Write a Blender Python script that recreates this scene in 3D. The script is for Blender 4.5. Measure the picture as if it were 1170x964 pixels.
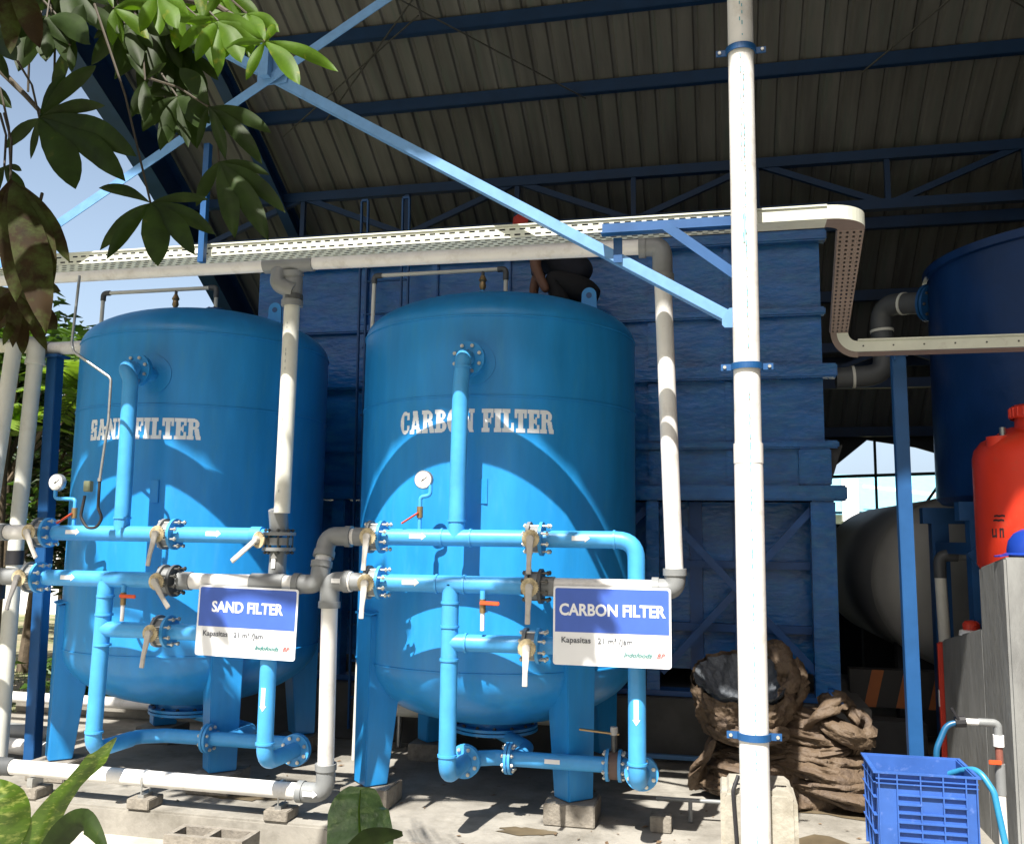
import bpy, bmesh, math, random
from math import sin, cos, pi, radians, sqrt, tan, atan2
from mathutils import Vector, Matrix, Quaternion, noise
for o in list(bpy.data.objects): bpy.data.objects.remove(o)
S = bpy.context.scene
C = S.collection
# ------------------------------------------------------------------ camera
FPX, YAW, PIT, ROLL = 1050.0, radians(12.8), radians(7.2), 0.0128
CAM = Vector((0, 0, 1.65))
fwd = Vector((-sin(YAW)*cos(PIT), cos(YAW)*cos(PIT), sin(PIT)))
r0 = Vector((cos(YAW), sin(YAW), 0)); u0 = r0.cross(fwd)
cup = u0*cos(ROLL) - r0*sin(ROLL); crt = r0*cos(ROLL) + u0*sin(ROLL)
cd = bpy.data.cameras.new('camera'); cam = bpy.data.objects.new('camera', cd); C.objects.link(cam)
M = Matrix((crt, cup, -fwd)).transposed().to_4x4(); M.translation = CAM
cam.matrix_world = M
cd.sensor_fit = 'HORIZONTAL'; cd.sensor_width = 36; cd.lens = FPX/1170*36
cd.clip_start = .05; cd.clip_end = 600
S.camera = cam
# ------------------------------------------------------------------ world, sun
EL, AZ = radians(55), radians(8)          # light travels towards +Y and a little +X
w = bpy.data.worlds.new('World'); S.world = w; w.use_nodes = True
nt = w.node_tree; bg = nt.nodes['Background']
sky = nt.nodes.new('ShaderNodeTexSky'); sky.sky_type = 'NISHITA'; sky.sun_disc = False
sky.sun_elevation = EL; sky.sun_rotation = pi + AZ
sky.air_density = 1.2; sky.dust_density = 5; sky.ozone_density = 1.0
tcw = nt.nodes.new('ShaderNodeTexCoord'); sx = nt.nodes.new('ShaderNodeSeparateXYZ'); nt.links.new(tcw.outputs['Generated'], sx.inputs[0])
hz = nt.nodes.new('ShaderNodeMapRange'); hz.interpolation_type = 'SMOOTHSTEP'; hz.inputs[1].default_value = .72; hz.inputs[2].default_value = -.05; hz.inputs[3].default_value = 0; hz.inputs[4].default_value = 1
nt.links.new(sx.outputs[2], hz.inputs[0])
hy = nt.nodes.new('ShaderNodeMapRange'); hy.interpolation_type = 'SMOOTHSTEP'; hy.inputs[1].default_value = .0; hy.inputs[2].default_value = .7
nt.links.new(sx.outputs[1], hy.inputs[0])
hm = nt.nodes.new('ShaderNodeMath'); hm.operation = 'MULTIPLY'; nt.links.new(hz.outputs[0], hm.inputs[0]); nt.links.new(hy.outputs[0], hm.inputs[1])
cn_ = nt.nodes.new('ShaderNodeTexNoise'); cn_.inputs['Scale'].default_value = 1.6; cn_.inputs['Detail'].default_value = 5; nt.links.new(tcw.outputs['Generated'], cn_.inputs[0])
cr0 = nt.nodes.new('ShaderNodeMapRange'); cr0.inputs[1].default_value = .3; cr0.inputs[2].default_value = .7; cr0.inputs[3].default_value = .85; cr0.inputs[4].default_value = 1.15; nt.links.new(cn_.outputs[0], cr0.inputs[0])
hm2 = nt.nodes.new('ShaderNodeMath'); hm2.operation = 'MULTIPLY'; nt.links.new(hm.outputs[0], hm2.inputs[0]); nt.links.new(cr0.outputs[0], hm2.inputs[1])
hc_ = nt.nodes.new('ShaderNodeVectorMath'); hc_.operation = 'SCALE'; hc_.inputs[0].default_value = (4.0, 5.2, 6.9); nt.links.new(hm2.outputs[0], hc_.inputs['Scale'])
ha = nt.nodes.new('ShaderNodeVectorMath'); ha.operation = 'ADD'; nt.links.new(sky.outputs[0], ha.inputs[0]); nt.links.new(hc_.outputs[0], ha.inputs[1])
nt.links.new(ha.outputs[0], bg.inputs[0]); bg.inputs[1].default_value = .05
ld = bpy.data.lights.new('sun', 'SUN'); ld.energy = 5.0; ld.angle = radians(.5); ld.color = (1, .95, .87)
sun = bpy.data.objects.new('sun', ld); C.objects.link(sun)
sdir = Vector((sin(AZ)*cos(EL), cos(AZ)*cos(EL), -sin(EL)))
sun.rotation_euler = sdir.to_track_quat('-Z', 'Y').to_euler(); sun.location = (0, -5, 12)
S.view_settings.view_transform = 'Standard'; S.view_settings.look = 'None'
S.view_settings.exposure = 1.2; S.view_settings.gamma = 1; S.view_settings.use_curve_mapping = False
R = random.Random(7)

def at(px, py, X=None, Y=None, Z=None):
    """point of the view ray through a photo pixel on a real plane (depths were measured from the perspective)"""
    d = fwd*FPX + crt*(px-585) + cup*(482-py)
    if X is not None: t = X/d.x
    elif Y is not None: t = Y/d.y
    else: t = (Z-CAM.z)/d.z
    return CAM + d*t

# ------------------------------------------------------------------ materials
def mat(name, col, rough=.5, bdist=.01,  metal=0.0, var=.12, vscale=6, bump=0.0, bscale=40, spec=.5, dirt=None, dscale=3, dlo=.5, dhi=.75, trans=0, coat=0, stretch=None):
    m = bpy.data.materials.new(name); m.use_nodes = True
    t = m.node_tree; n = t.nodes; l = t.links; b = n['Principled BSDF']
    tc = n.new('ShaderNodeTexCoord'); src = tc.outputs['Object']
    if stretch:
        mp = n.new('ShaderNodeMapping'); mp.inputs['Scale'].default_value = stretch; l.new(src, mp.inputs[0]); src = mp.outputs[0]
    ns = n.new('ShaderNodeTexNoise'); ns.inputs['Scale'].default_value = vscale; ns.inputs['Detail'].default_value = 6
    ns.inputs['Roughness'].default_value = .6
    l.new(src, ns.inputs['Vector'])
    rp = n.new('ShaderNodeMapRange'); rp.inputs[1].default_value = .3; rp.inputs[2].default_value = .7
    rp.inputs[3].default_value = 1-var; rp.inputs[4].default_value = 1+var
    l.new(ns.outputs[0], rp.inputs[0])
    mx = n.new('ShaderNodeVectorMath'); mx.operation = 'SCALE'; mx.inputs[0].default_value = col
    l.new(rp.outputs[0], mx.inputs['Scale']); out = mx.outputs[0]
    if dirt:
        n2 = n.new('ShaderNodeTexNoise'); n2.inputs['Scale'].default_value = dscale; n2.inputs['Detail'].default_value = 9
        n2.inputs['Roughness'].default_value = .7
        l.new(src, n2.inputs['Vector'])
        r2 = n.new('ShaderNodeMapRange'); r2.inputs[1].default_value = dlo; r2.inputs[2].default_value = dhi; l.new(n2.outputs[0], r2.inputs[0])
        mm = n.new('ShaderNodeMix'); mm.data_type = 'RGBA'; l.new(r2.outputs[0], mm.inputs[0])
        l.new(out, mm.inputs[6]); mm.inputs[7].default_value = (*dirt, 1); out = mm.outputs[2]
    l.new(out, b.inputs['Base Color'])
    r3 = n.new('ShaderNodeMapRange'); r3.inputs[3].default_value = max(.02, rough-.08); r3.inputs[4].default_value = min(1, rough+.1)
    l.new(ns.outputs[0], r3.inputs[0]); l.new(r3.outputs[0], b.inputs['Roughness'])
    b.inputs['Metallic'].default_value = metal; b.inputs['Specular IOR Level'].default_value = spec
    if coat: b.inputs['Coat Weight'].default_value = coat; b.inputs['Coat Roughness'].default_value = .15
    if bump:
        n4 = n.new('ShaderNodeTexNoise'); n4.inputs['Scale'].default_value = bscale; n4.inputs['Detail'].default_value = 5
        l.new(src, n4.inputs['Vector'])
        bp = n.new('ShaderNodeBump'); bp.inputs['Strength'].default_value = bump; bp.inputs['Distance'].default_value = bdist
        l.new(n4.outputs[0], bp.inputs['Height']); l.new(bp.outputs[0], b.inputs['Normal'])
    if trans:
        tr = n.new('ShaderNodeBsdfTranslucent'); v = n.new('ShaderNodeVectorMath'); v.operation = 'MULTIPLY'
        l.new(out, v.inputs[0]); v.inputs[1].default_value = (1.9, 2.0, .8); l.new(v.outputs[0], tr.inputs[0])
        ms = n.new('ShaderNodeMixShader'); ms.inputs[0].default_value = trans
        l.new(b.outputs[0], ms.inputs[1]); l.new(tr.outputs[0], ms.inputs[2])
        l.new(ms.outputs[0], n['Material Output'].inputs[0])
    return m
TANK = mat('tank_blue_paint', (.016, .245, .60), .36, var=.13, vscale=2.5, bump=.25, bscale=5, dirt=(.05, .29, .53), dscale=6, dlo=.52, dhi=.95, stretch=(2.5,2.5,.5))
PIPE = mat('pipe_blue_paint', (.055, .32, .68), .42, var=.10, vscale=9, bump=.04, bscale=80, dirt=(.10, .32, .55), dscale=14, dlo=.58, dhi=.85)
FRP = mat('frp_blue_gelcoat', (.006, .115, .38), .24, spec=.5, var=.3, vscale=2.5, bump=.8, bscale=11, dirt=(.02, .17, .38), dscale=6, dlo=.45, dhi=.75, stretch=(1, 1, 2.2))
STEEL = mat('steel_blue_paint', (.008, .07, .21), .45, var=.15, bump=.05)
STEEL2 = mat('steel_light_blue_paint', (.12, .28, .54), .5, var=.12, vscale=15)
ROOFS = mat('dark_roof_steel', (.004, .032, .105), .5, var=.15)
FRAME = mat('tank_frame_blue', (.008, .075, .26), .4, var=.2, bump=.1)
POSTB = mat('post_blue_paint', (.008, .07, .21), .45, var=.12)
PVC = mat('white_pvc', (.72, .71, .69), .4, var=.07, vscale=5, dirt=(.42, .38, .32), dscale=7, dlo=.52, dhi=.85)
PVCD = mat('dull_white_pvc', (.62, .62, .56), .5, var=.06, vscale=5, dirt=(.45, .43, .36), dscale=5, dlo=.5, dhi=.85)
PVCG = mat('grey_pvc', (.20, .21, .215), .45, var=.1, vscale=8)
PVCDK = mat('dark_grey_pvc', (.07, .075, .08), .5, var=.1)
BLACK = mat('black_rubber', (.015, .015, .018), .6)
BLUEINK = mat('pipe_print_ink', (.12, .35, .42), .6)
GREYINK = mat('grey_pipe_ink', (.25, .27, .28), .6)
TRAY = mat('tray_cream_paint', (.62, .64, .55), .45, var=.08, dirt=(.40, .36, .30), dscale=8, dlo=.6, dhi=.85)
TRAYU = mat('tray_shaded_underside', (.22,.17,.15), .7)  # tray paint darkened to brown, roof shade put into the colour
GALV = mat('galvanised_steel', (.45, .46, .46), .35, metal=.8, var=.15, vscale=20)
BOLT = mat('bolt_zinc', (.55, .55, .50), .35, metal=.7, var=.2, vscale=30)
BOLTD = mat('bolt_dark', (.09, .09, .085), .4, metal=.5, var=.3, vscale=30)
PLATE = mat('notch_plate_cream', (.50, .42, .26), .6, var=.25, vscale=50, dirt=(.2, .15, .08), dscale=40, dlo=.5, dhi=.7)
LEVER = mat('lever_grey', (.45, .43, .40), .5, var=.12, vscale=30)
LEVERD = mat('lever_dark', (.16, .155, .15), .5, var=.12, vscale=30)
ORANGE = mat('orange_handle', (.65, .09, .025), .45)
BRASS = mat('brass', (.35, .24, .12), .4, metal=.7)
WHITE = mat('white_paint', (.80, .80, .80), .45, var=.03)
LETT = mat('lettering_grey_white', (.74, .78, .82), .5, var=.08, vscale=20)
SIGNB = mat('sign_blue', (.05, .12, .50), .45, var=.08, vscale=5)
SIGNW = mat('sign_white', (.80, .82, .85), .4, var=.03)
SIGNT = mat('sign_grey_ink', (.10, .11, .13), .6)
SIGNG = mat('sign_teal_ink', (.03, .20, .19), .6)
SIGNR = mat('sign_red_ink', (.45, .06, .05), .6)
CONC = mat('slab_concrete', (.265, .25, .22), .9, var=.2, vscale=2.5, bump=.35, bscale=30, dirt=(.13, .12, .10), dscale=1.9, dlo=.46, dhi=.68)
CONCW = mat('wall_concrete', (.22, .225, .22), .9, var=.2, vscale=5, bump=.3, bscale=25, dirt=(.10, .10, .10), dscale=3.5, dlo=.5, dhi=.8, stretch=(1, 1, .35))
CONCP = mat('footing_concrete', (.33, .31, .26), .9, var=.2, vscale=10, bump=.5, bscale=40, dirt=(.2, .17, .12), dscale=6, dlo=.5, dhi=.75)
BRICK = mat('grey_block', (.21, .19, .16), .95, var=.25, vscale=25, bump=.6, bscale=60)
PLINTH = mat('plinth_concrete', (.085, .085, .082), .9, var=.25, vscale=4, bump=.2)
ROOFM = mat('roof_sheet', (.13, .13, .13), .6, var=.35, vscale=1.2, dirt=(.11, .14, .13), dscale=2.5, dlo=.52, dhi=.72, stretch=(5, .5, .5))
DARKW = mat('dark_cladding', (.045, .047, .05), .8, var=.2)
NROOF = mat('pale_blue_roof_sheet', (.22, .50, .62), .5, var=.08)
GSTEEL = mat('grey_tank_steel', (.36, .36, .34), .5, metal=.15, var=.12, vscale=2)
REFLECT = mat('painted_orange_reflection', (.28, .13, .07), .7, var=.3, vscale=12)  # colour of the orange reflection painted on the grey tank
BIGB = mat('dark_blue_fibreglass', (.004, .026, .105), .3, var=.25, vscale=2, bump=.5, bscale=9)
REDT = mat('red_polyethylene', (.72, .045, .018), .38, var=.08, vscale=4, dirt=(.55, .10, .05), dscale=5, dlo=.55, dhi=.8)
REDP = mat('red_paint', (.55, .04, .02), .5, var=.1)
HAT = mat('blue_helmet', (.01, .04, .28), .3)
CRATE = mat('crate_blue_plastic', (.03, .10, .36), .55, var=.15, vscale=7, dirt=(.12, .2, .5), dscale=22, dlo=.58, dhi=.75)
HOSE = mat('blue_hose', (.03, .22, .40), .35, var=.1)
HOSED = mat('dark_blue_hose', (.01, .09, .20), .35, var=.1)
TARP = mat('brown_tarpaulin', (.115, .078, .047), .7, var=.3, vscale=5, bump=.9, bdist=.05, bscale=11, dirt=(.05, .036, .03), dscale=5, dlo=.45, dhi=.7)
TARPG = mat('grey_tarpaulin_lining', (.12, .135, .155), .6, var=.25, vscale=14, bump=.9, bdist=.04, bscale=12)
SKIN = mat('skin', (.16, .075, .045), .6)
SHIRT = mat('navy_shirt', (.012, .014, .024), .85, var=.3, vscale=14, bump=.6, bscale=18)
TROU = mat('black_trousers', (.012, .012, .014), .85, var=.3, vscale=14, bump=.5, bscale=18)
REDC = mat('red_cap', (.42, .03, .02), .7)
HAIR = mat('black_hair', (.01, .008, .007), .7)
STRIPE_O = mat('orange_stripe', (.30, .09, .02), .6); STRIPE_K = mat('black_stripe', (.02, .02, .02), .6)
LEAFD = mat('leaf_deep_green', (.018, .034, .006), .55, spec=.2, var=.4, vscale=14, trans=.22, dirt=(.10, .075, .02), dscale=14, dlo=.62, dhi=.8)
LEAFB = mat('leaf_bright_green', (.07, .14, .008), .5, spec=.3, var=.25, vscale=12, trans=.45, dirt=(.28, .25, .03), dscale=16, dlo=.58, dhi=.75)
LEAFR = mat('leaf_brownish', (.024, .015, .007), .7, spec=.1, var=.35, vscale=16, trans=.2, dirt=(.05, .07, .02), dscale=9, dlo=.45, dhi=.65)
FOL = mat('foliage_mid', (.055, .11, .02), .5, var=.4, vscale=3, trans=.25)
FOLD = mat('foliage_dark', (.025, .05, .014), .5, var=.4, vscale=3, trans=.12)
BARK = mat('bark', (.10, .075, .05), .9, var=.3, vscale=15, bump=.6)
TWIG = mat('brown_twig', (.045, .035, .022), .7, var=.3, vscale=15)
GRASS = mat('grass_ground', (.12, .14, .055), .95, var=.35, vscale=1.5, bump=.8, bscale=25, dirt=(.30, .25, .17), dscale=.8, dlo=.45, dhi=.6)
GROUND = mat('cement_ground', (.42, .40, .35), .95, var=.15, vscale=2, bump=.4, bscale=22, dirt=(.22, .20, .16), dscale=1.3, dlo=.5, dhi=.75)
GLASS = mat('gauge_glass', (.75, .75, .74), .25)
def leafmat_dieff():
    m = mat('variegated_leaf', (.07, .125, .018), .35, var=.3, vscale=9, trans=.35, dirt=(.30, .34, .10), dscale=22, dlo=.52, dhi=.7, stretch=(1, 1, 3)); return m
DIEF = leafmat_dieff()
CANNA = mat('mottled_leaf', (.07, .13, .05), .35, var=.35, vscale=14, bump=.9, bscale=26, dirt=(.16, .24, .10), dscale=24, dlo=.5, dhi=.66, trans=.1)

# ------------------------------------------------------------------ mesh helpers
class MB:
    def __init__(s): s.v = []; s.f = []
    def add(s, vs, fs):
        k = len(s.v); s.v += [Vector(a) for a in vs]; s.f += [tuple(i+k for i in f) for f in fs]
    def box(s, x0, x1, y0, y1, z0, z1):
        s.add([(x0,y0,z0),(x1,y0,z0),(x1,y1,z0),(x0,y1,z0),(x0,y0,z1),(x1,y0,z1),(x1,y1,z1),(x0,y1,z1)],
              [(0,3,2,1),(4,5,6,7),(0,1,5,4),(1,2,6,5),(2,3,7,6),(3,0,4,7)]); return s
    def bar(s, p, q, w, h, up=(0,0,1)):
        """rectangular bar from p to q: w sideways, h along up"""
        p = Vector(p); q = Vector(q); d = (q-p).normalized(); u = Vector(up); u = (u - d*u.dot(d))
        if u.length < 1e-4: u = Vector((0,1,0)); u = u-d*u.dot(d)
        u.normalize(); sd = d.cross(u)
        vs = []
        for e in (p, q):
            for a, b in ((-1,-1),(1,-1),(1,1),(-1,1)): vs.append(e + sd*(a*w/2) + u*(b*h/2))
        s.add(vs, [(3,2,1,0),(4,5,6,7),(0,1,5,4),(1,2,6,5),(2,3,7,6),(3,0,4,7)]); return s
    def cyl(s, p, q, r, r2=None, n=20, caps=True):
        p = Vector(p); q = Vector(q); d = (q-p).normalized(); r2 = r if r2 is None else r2
        a = d.orthogonal().normalized(); b = d.cross(a); k = len(s.v)
        vs = [p + (a*cos(2*pi*i/n)+b*sin(2*pi*i/n))*r for i in range(n)] + [q + (a*cos(2*pi*i/n)+b*sin(2*pi*i/n))*r2 for i in range(n)]
        fs = [(i,(i+1)%n,n+(i+1)%n,n+i) for i in range(n)]
        if caps: fs += [tuple(range(n))[::-1], tuple(range(n,2*n))]
        s.add(vs, fs); return s
    def tube(s, path, r, n=16, caps=True):
        path = [Vector(p) for p in path]; m = len(path)
        rr = r if isinstance(r, (list, tuple)) else [r]*m
        t = [(path[min(i+1,m-1)]-path[max(i-1,0)]).normalized() for i in range(m)]
        a = t[0].orthogonal().normalized(); vs = []
        for i in range(m):
            if i:
                q = t[i-1].rotation_difference(t[i]); a = q @ a
            a = (a - t[i]*a.dot(t[i])).normalized(); b = t[i].cross(a)
            vs += [path[i] + (a*cos(2*pi*j/n)+b*sin(2*pi*j/n))*rr[i] for j in range(n)]
        fs = [(i*n+j, i*n+(j+1)%n, (i+1)*n+(j+1)%n, (i+1)*n+j) for i in range(m-1) for j in range(n)]
        if caps: fs += [tuple(range(n))[::-1], tuple(range((m-1)*n, m*n))]
        s.add(vs, fs); return s
    def lathe(s, prof, c=(0,0,0), axis=(0,0,1), n=48, a0=0, a1=2*pi):
        ax = Vector(axis).normalized(); a = ax.orthogonal().normalized()
        if abs(ax.z) > .9: a = Vector((1,0,0))
        b = ax.cross(a); c = Vector(c); full = abs(a1-a0-2*pi) < 1e-6; nn = n if full else n+1; m = len(prof)
        vs = [c + ax*z + (a*cos(a0+(a1-a0)*i/n)+b*sin(a0+(a1-a0)*i/n))*max(r,1e-4) for (r,z) in prof for i in range(nn)]
        fs = []
        for k in range(m-1):
            for i in range(n):
                j = (i+1) % nn
                fs.append((k*nn+i, k*nn+j, (k+1)*nn+j, (k+1)*nn+i))
        s.add(vs, fs); return s
    def prism(s, poly, d):
        """polygon of 3D points pushed along vector d"""
        n = len(poly); d = Vector(d); P = [Vector(p) for p in poly]
        s.add(P + [p+d for p in P], [tuple(range(n)), tuple(range(n,2*n))[::-1]] + [(i,n+i,n+(i+1)%n,(i+1)%n) for i in range(n)]); return s
    def build(s, name, m, parent=None, smooth=False, bevel=0, angle=40, recalc=True, world=True):
        me = bpy.data.meshes.new(name); org = parent_org(parent) if (parent and world) else Vector((0,0,0))
        me.from_pydata([tuple(v-org) for v in s.v], [], s.f)
        if recalc or bevel:
            bm = bmesh.new(); bm.from_mesh(me)
            if recalc: bmesh.ops.recalc_face_normals(bm, faces=bm.faces)
            if bevel:
                es = [e for e in bm.edges if len(e.link_faces) == 2 and e.calc_face_angle(0) > radians(50)]
                bmesh.ops.bevel(bm, geom=es, offset=bevel, segments=2, affect='EDGES', clamp_overlap=True)
            bm.to_mesh(me); bm.free()
        ml = m if isinstance(m, (list, tuple)) else [m]
        for q in ml: me.materials.append(q)
        if smooth or bevel:
            me.shade_smooth(); me.set_sharp_from_angle(angle=radians(angle))
        o = bpy.data.objects.new(name, me); C.objects.link(o)
        if parent: o.parent = parent
        return o
def parent_org(p):
    v = Vector((0,0,0))
    while p: v += p.location; p = p.parent
    return v
def tag(o, label, cat, group=None, kind=None):
    if label: o['label'] = label
    if cat: o['category'] = cat
    if group: o['group'] = group
    if kind: o['kind'] = kind
    return o
def thing(name, label, cat, loc=(0,0,0), group=None):
    o = bpy.data.objects.new(name, None); C.objects.link(o); o.location = loc; o.empty_display_size = .1
    return tag(o, label, cat, group)
def dup(root, loc, label, rot=None):
    r = root.copy(); C.objects.link(r); r.location = loc; r['label'] = label
    if rot is not None: r.rotation_euler = rot
    for ch in list(root.children):
        c = ch.copy(); C.objects.link(c); c.parent = r
        for g in list(ch.children):
            d = g.copy(); C.objects.link(d); d.parent = c
    return r
def fillet(pts, rad, seg=7):
    P = [Vector(p) for p in pts]; out = [P[0]]
    for i in range(1, len(P)-1):
        a = (P[i-1]-P[i]); b = (P[i+1]-P[i]); la, lb = a.length, b.length; a.normalize(); b.normalize()
        ang = a.angle(b); k = min(rad/ tan(ang/2) if ang > .01 else rad, la*.49, lb*.49)
        p0 = P[i]+a*k; p1 = P[i]+b*k
        for j in range(seg+1):
            t = j/seg; out.append(p0*(1-t)**2 + P[i]*2*t*(1-t) + p1*t*t)
    out.append(P[-1]); return out
def pipe(name, pts, r, m, parent, rad=.09, n=20):
    return MB().tube(fillet(pts, rad), r, n).build(name, m, parent, smooth=True)
def elbow(p0, c, p1, r, m, parent, name='elbow', lip=.012):
    """thick fitting round corner c"""
    p0, c, p1 = Vector(p0), Vector(c), Vector(p1); a = (p0-c).normalized(); b = (p1-c).normalized()
    mb = MB().tube(fillet([p0, c, p1], .085), r, 20)
    mb.cyl(p0+a*.001, p0-a*.035, r+lip*.6, n=20); mb.cyl(p1+b*.001, p1-b*.035, r+lip*.6, n=20)
    return mb.build(name, m, parent, smooth=True)
def ring(p, d, r, m, parent, name='joint_ring', w=.012):
    p = Vector(p); d = Vector(d).normalized()
    return MB().cyl(p-d*w/2, p+d*w/2, r, n=20).build(name, m, parent, smooth=True)
def flange_mb(c, ax, r=.09, t=.018):
    c = Vector(c); ax = Vector(ax).normalized(); return MB().cyl(c-ax*t/2, c+ax*t/2, r, n=28)
def bolts_mb(c, ax, r=.07, n=8, L=.06, br=.008):
    c = Vector(c); ax = Vector(ax).normalized(); a = ax.orthogonal().normalized()
    if abs(ax.y) < .9: a = Vector((0,1,0)); a = (a-ax*a.dot(ax)).normalized()
    b = ax.cross(a); out = []
    for i in range(n):
        th = 2*pi*(i+.5)/n; p = c + (a*cos(th)+b*sin(th))*r
        mb = MB().cyl(p-ax*L/2, p+ax*L/2, br*.7, n=8)
        mb.cyl(p-ax*(L/2-.004), p-ax*(L/2-.014), br*1.45, n=6); mb.cyl(p+ax*(L/2-.004), p+ax*(L/2-.014), br*1.45, n=6)
        out.append(mb)
    return out
def bolted_flange(c, ax, parent, r=.09, m=None, bm=None, gap=.022, t=.016, L=.075):
    c = Vector(c); ax = Vector(ax).normalized()
    f = None
    for s in (-1, 1):
        f = flange_mb(c+ax*s*gap/2*1.0, ax, r, t).build('flange', m or PIPE, parent, smooth=True)
        if s == 1:
            for b in bolts_mb(c, ax, r*.78, 8, L): b.build('bolt', bm or BOLT, f, smooth=True, angle=30)
def arrow_on(parent, x, y, z, r, horiz=True, L=.10, m=WHITE, up=False, down=False):
    """sticker wrapped on a pipe, facing the viewer side (-Y)"""
    mb = MB(); n = 9; rr = r+.0015
    def P(s, t):            # s along, t around (metres)
        a = t/rr
        if horiz: return (x+s, y-rr*cos(a), z+rr*sin(a)+0)
        sg = 1 if up else -1
        return (x+rr*sin(a), y-rr*cos(a), z+sg*s)
    off = .006 if horiz else 0
    def strip(s0, s1, h0, h1):
        vs = []; fs = []
        for i in range(5):
            u = i/4
            for s, h in ((s0,h0),(s1,h1)): vs.append(P(s, off-h+2*h*u))
        for i in range(4): fs.append((2*i,2*i+1,2*i+3,2*i+2))
        mb.add(vs, fs)
    strip(-L/2, L/2-.028, .013, .013); strip(L/2-.028, L/2, .022, .0008)
    return mb.build('flow_arrow', m, parent, recalc=False)

# ------------------------------------------------------------------ ground and slab
g = MB(); g.add([(-120,-30,-.16),(120,-30,-.16),(120,220,-.16),(-120,220,-.16)], [(0,1,2,3)])
tag(g.build('ground', GRASS), None, None, kind='structure')
g = MB(); g.add([(-7.0,-2,-.155),(1.6,-2,-.155),(1.6,5.4,-.155),(-7.0,5.4,-.155)], [(0,1,2,3)])
tag(g.build('cement_path', GROUND), None, None, kind='structure')
g = MB(); pts = [(1.6,-2,-.155),(14,-2,-.155),(14,5.4,-.155),(1.6,5.4,-.155)]
g2 = MB(); g2.add(pts, [(0,1,2,3)]); tag(g2.build('bounce_cutting_ground', mat('dark_ground', (.05,.05,.05), .9, bump=.4)), None, None, kind='structure')  # unseen dark ground added to cut light bouncing up to the roof
pts = [(-6.4,5.18),(-2.25,5.14),(-2.1,5.02),(.0,4.95),(.6,3.6),(9,3.6),(9,12.6),(-2.5,12.6),(-2.5,7.9),(-6.4,7.9)]
g.prism([(x,y,-.17) for x,y in pts], (0,0,.17))
tag(g.build('concrete_slab', CONC, bevel=.012), None, None, kind='structure')
# drainage channel / low kerb behind the sand tank
k = MB().box(-6.4, -2.6, 7.55, 7.7, .002, .10).build('low_kerb', CONC, bevel=.01); tag(k, None, None, kind='structure')
st = MB()   # wet stain patch
def blob(cx, cy, rx, ry, z, n=26, seed=1):
    q = random.Random(seed); return [(cx+rx*cos(2*pi*i/n)*(1+.25*q.uniform(-1,1)), cy+ry*sin(2*pi*i/n)*(1+.25*q.uniform(-1,1)), z) for i in range(n)]
WET = mat('wet_stain', (.12, .095, .06), .35, var=.3, vscale=6)
st.add(blob(.62, 5.35, .42, .33, .004), [tuple(range(26))])
for k_,(bx_,by_,ra_,rb_) in enumerate(((.9,6.3,.5,.2),(-1.1,5.35,.16,.07),(-3.0,5.6,.3,.1))): st.add(blob(bx_,by_,ra_,rb_,.004+.0005*k_,26,k_+4), [tuple(range(26))])
tag(st.build('damp_patch', WET, recalc=False), None, None, kind='structure')

# ------------------------------------------------------------------ the shed: roof, purlins, trusses, columns, braces
def zr(y): return 8.35 - .0344*y*y
shed = thing('open_shed', 'blue steel shed with a curved corrugated metal roof over all the tanks', 'shed', (0, 8, 0))
XL, XR, Y0, Y1 = -6.0, 4.3, 1.145, 12.6
mb = MB(); prof = []
x = XL; p = .19
while x < XR:
    for dx, dz in ((0,0),(.115,0),(.13,.028),(.16,.028),(.175,0)): prof.append((x+dx, dz))
    x += p
NY = 30
for j in range(NY+1):
    y = Y0+(Y1-Y0)*j/NY
    for (a, dz) in prof: mb.v.append(Vector((a, y, zr(y)+dz+.10)))
n = len(prof)
mb.f = [(j*n+i, j*n+i+1, (j+1)*n+i+1, (j+1)*n+i) for j in range(NY) for i in range(n-1)]
mb.build('roof_sheet', ROOFM, shed, recalc=False)
def cbeam(mb, p, q, w=.06, h=.115):      # c-section purlin
    p = Vector(p); q = Vector(q)
    mb.bar(p, q, .008, h); mb.bar(p+Vector((0,w/2,h/2)), q+Vector((0,w/2,h/2)), w, .008); mb.bar(p+Vector((0,w/2,-h/2)), q+Vector((0,w/2,-h/2)), w, .008)
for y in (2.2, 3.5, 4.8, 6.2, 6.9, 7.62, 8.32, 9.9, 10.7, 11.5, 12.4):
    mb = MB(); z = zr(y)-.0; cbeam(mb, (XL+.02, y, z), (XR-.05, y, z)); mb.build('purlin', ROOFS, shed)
# end rib at the left verge with a deep fascia, and an inner rib
def rib(xc, name, deep, flange=.16, step=14):
    mb = MB(); ys = [Y0+(Y1-Y0)*j/step for j in range(step+1)]
    for a, b in zip(ys[:-1], ys[1:]):
        za, zb = zr(a)-.09, zr(b)-.09
        mb.add([(xc-.006,a,za),(xc-.006,b,zb),(xc-.006,b,zb-deep),(xc-.006,a,za-deep),(xc+.006,a,za),(xc+.006,b,zb),(xc+.006,b,zb-deep),(xc+.006,a,za-deep)],
               [(0,1,2,3),(7,6,5,4),(0,4,5,1),(3,2,6,7)])
        for zz in (0, -deep):
            mb.bar((xc,a,za+zz),(xc,b,zb+zz), flange, .014)
    return mb.build(name, ROOFS, shed)
rib(XL+.1, 'verge_beam', .46, .2); rib(-4.72, 'roof_rib', .20, .12); rib(3.4, 'roof_rib', .2, .12); 
mb = MB()   # scalloped sheet edge bolts along the verge
for j in range(40):
    y = Y0+.2+(Y1-Y0-.4)*j/39; mb.box(XL-.035, XL+.0, y-.05, y+.05, zr(y)-.03, zr(y)+.09)
mb.build('verge_clips', ROOFS, shed)
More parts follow.
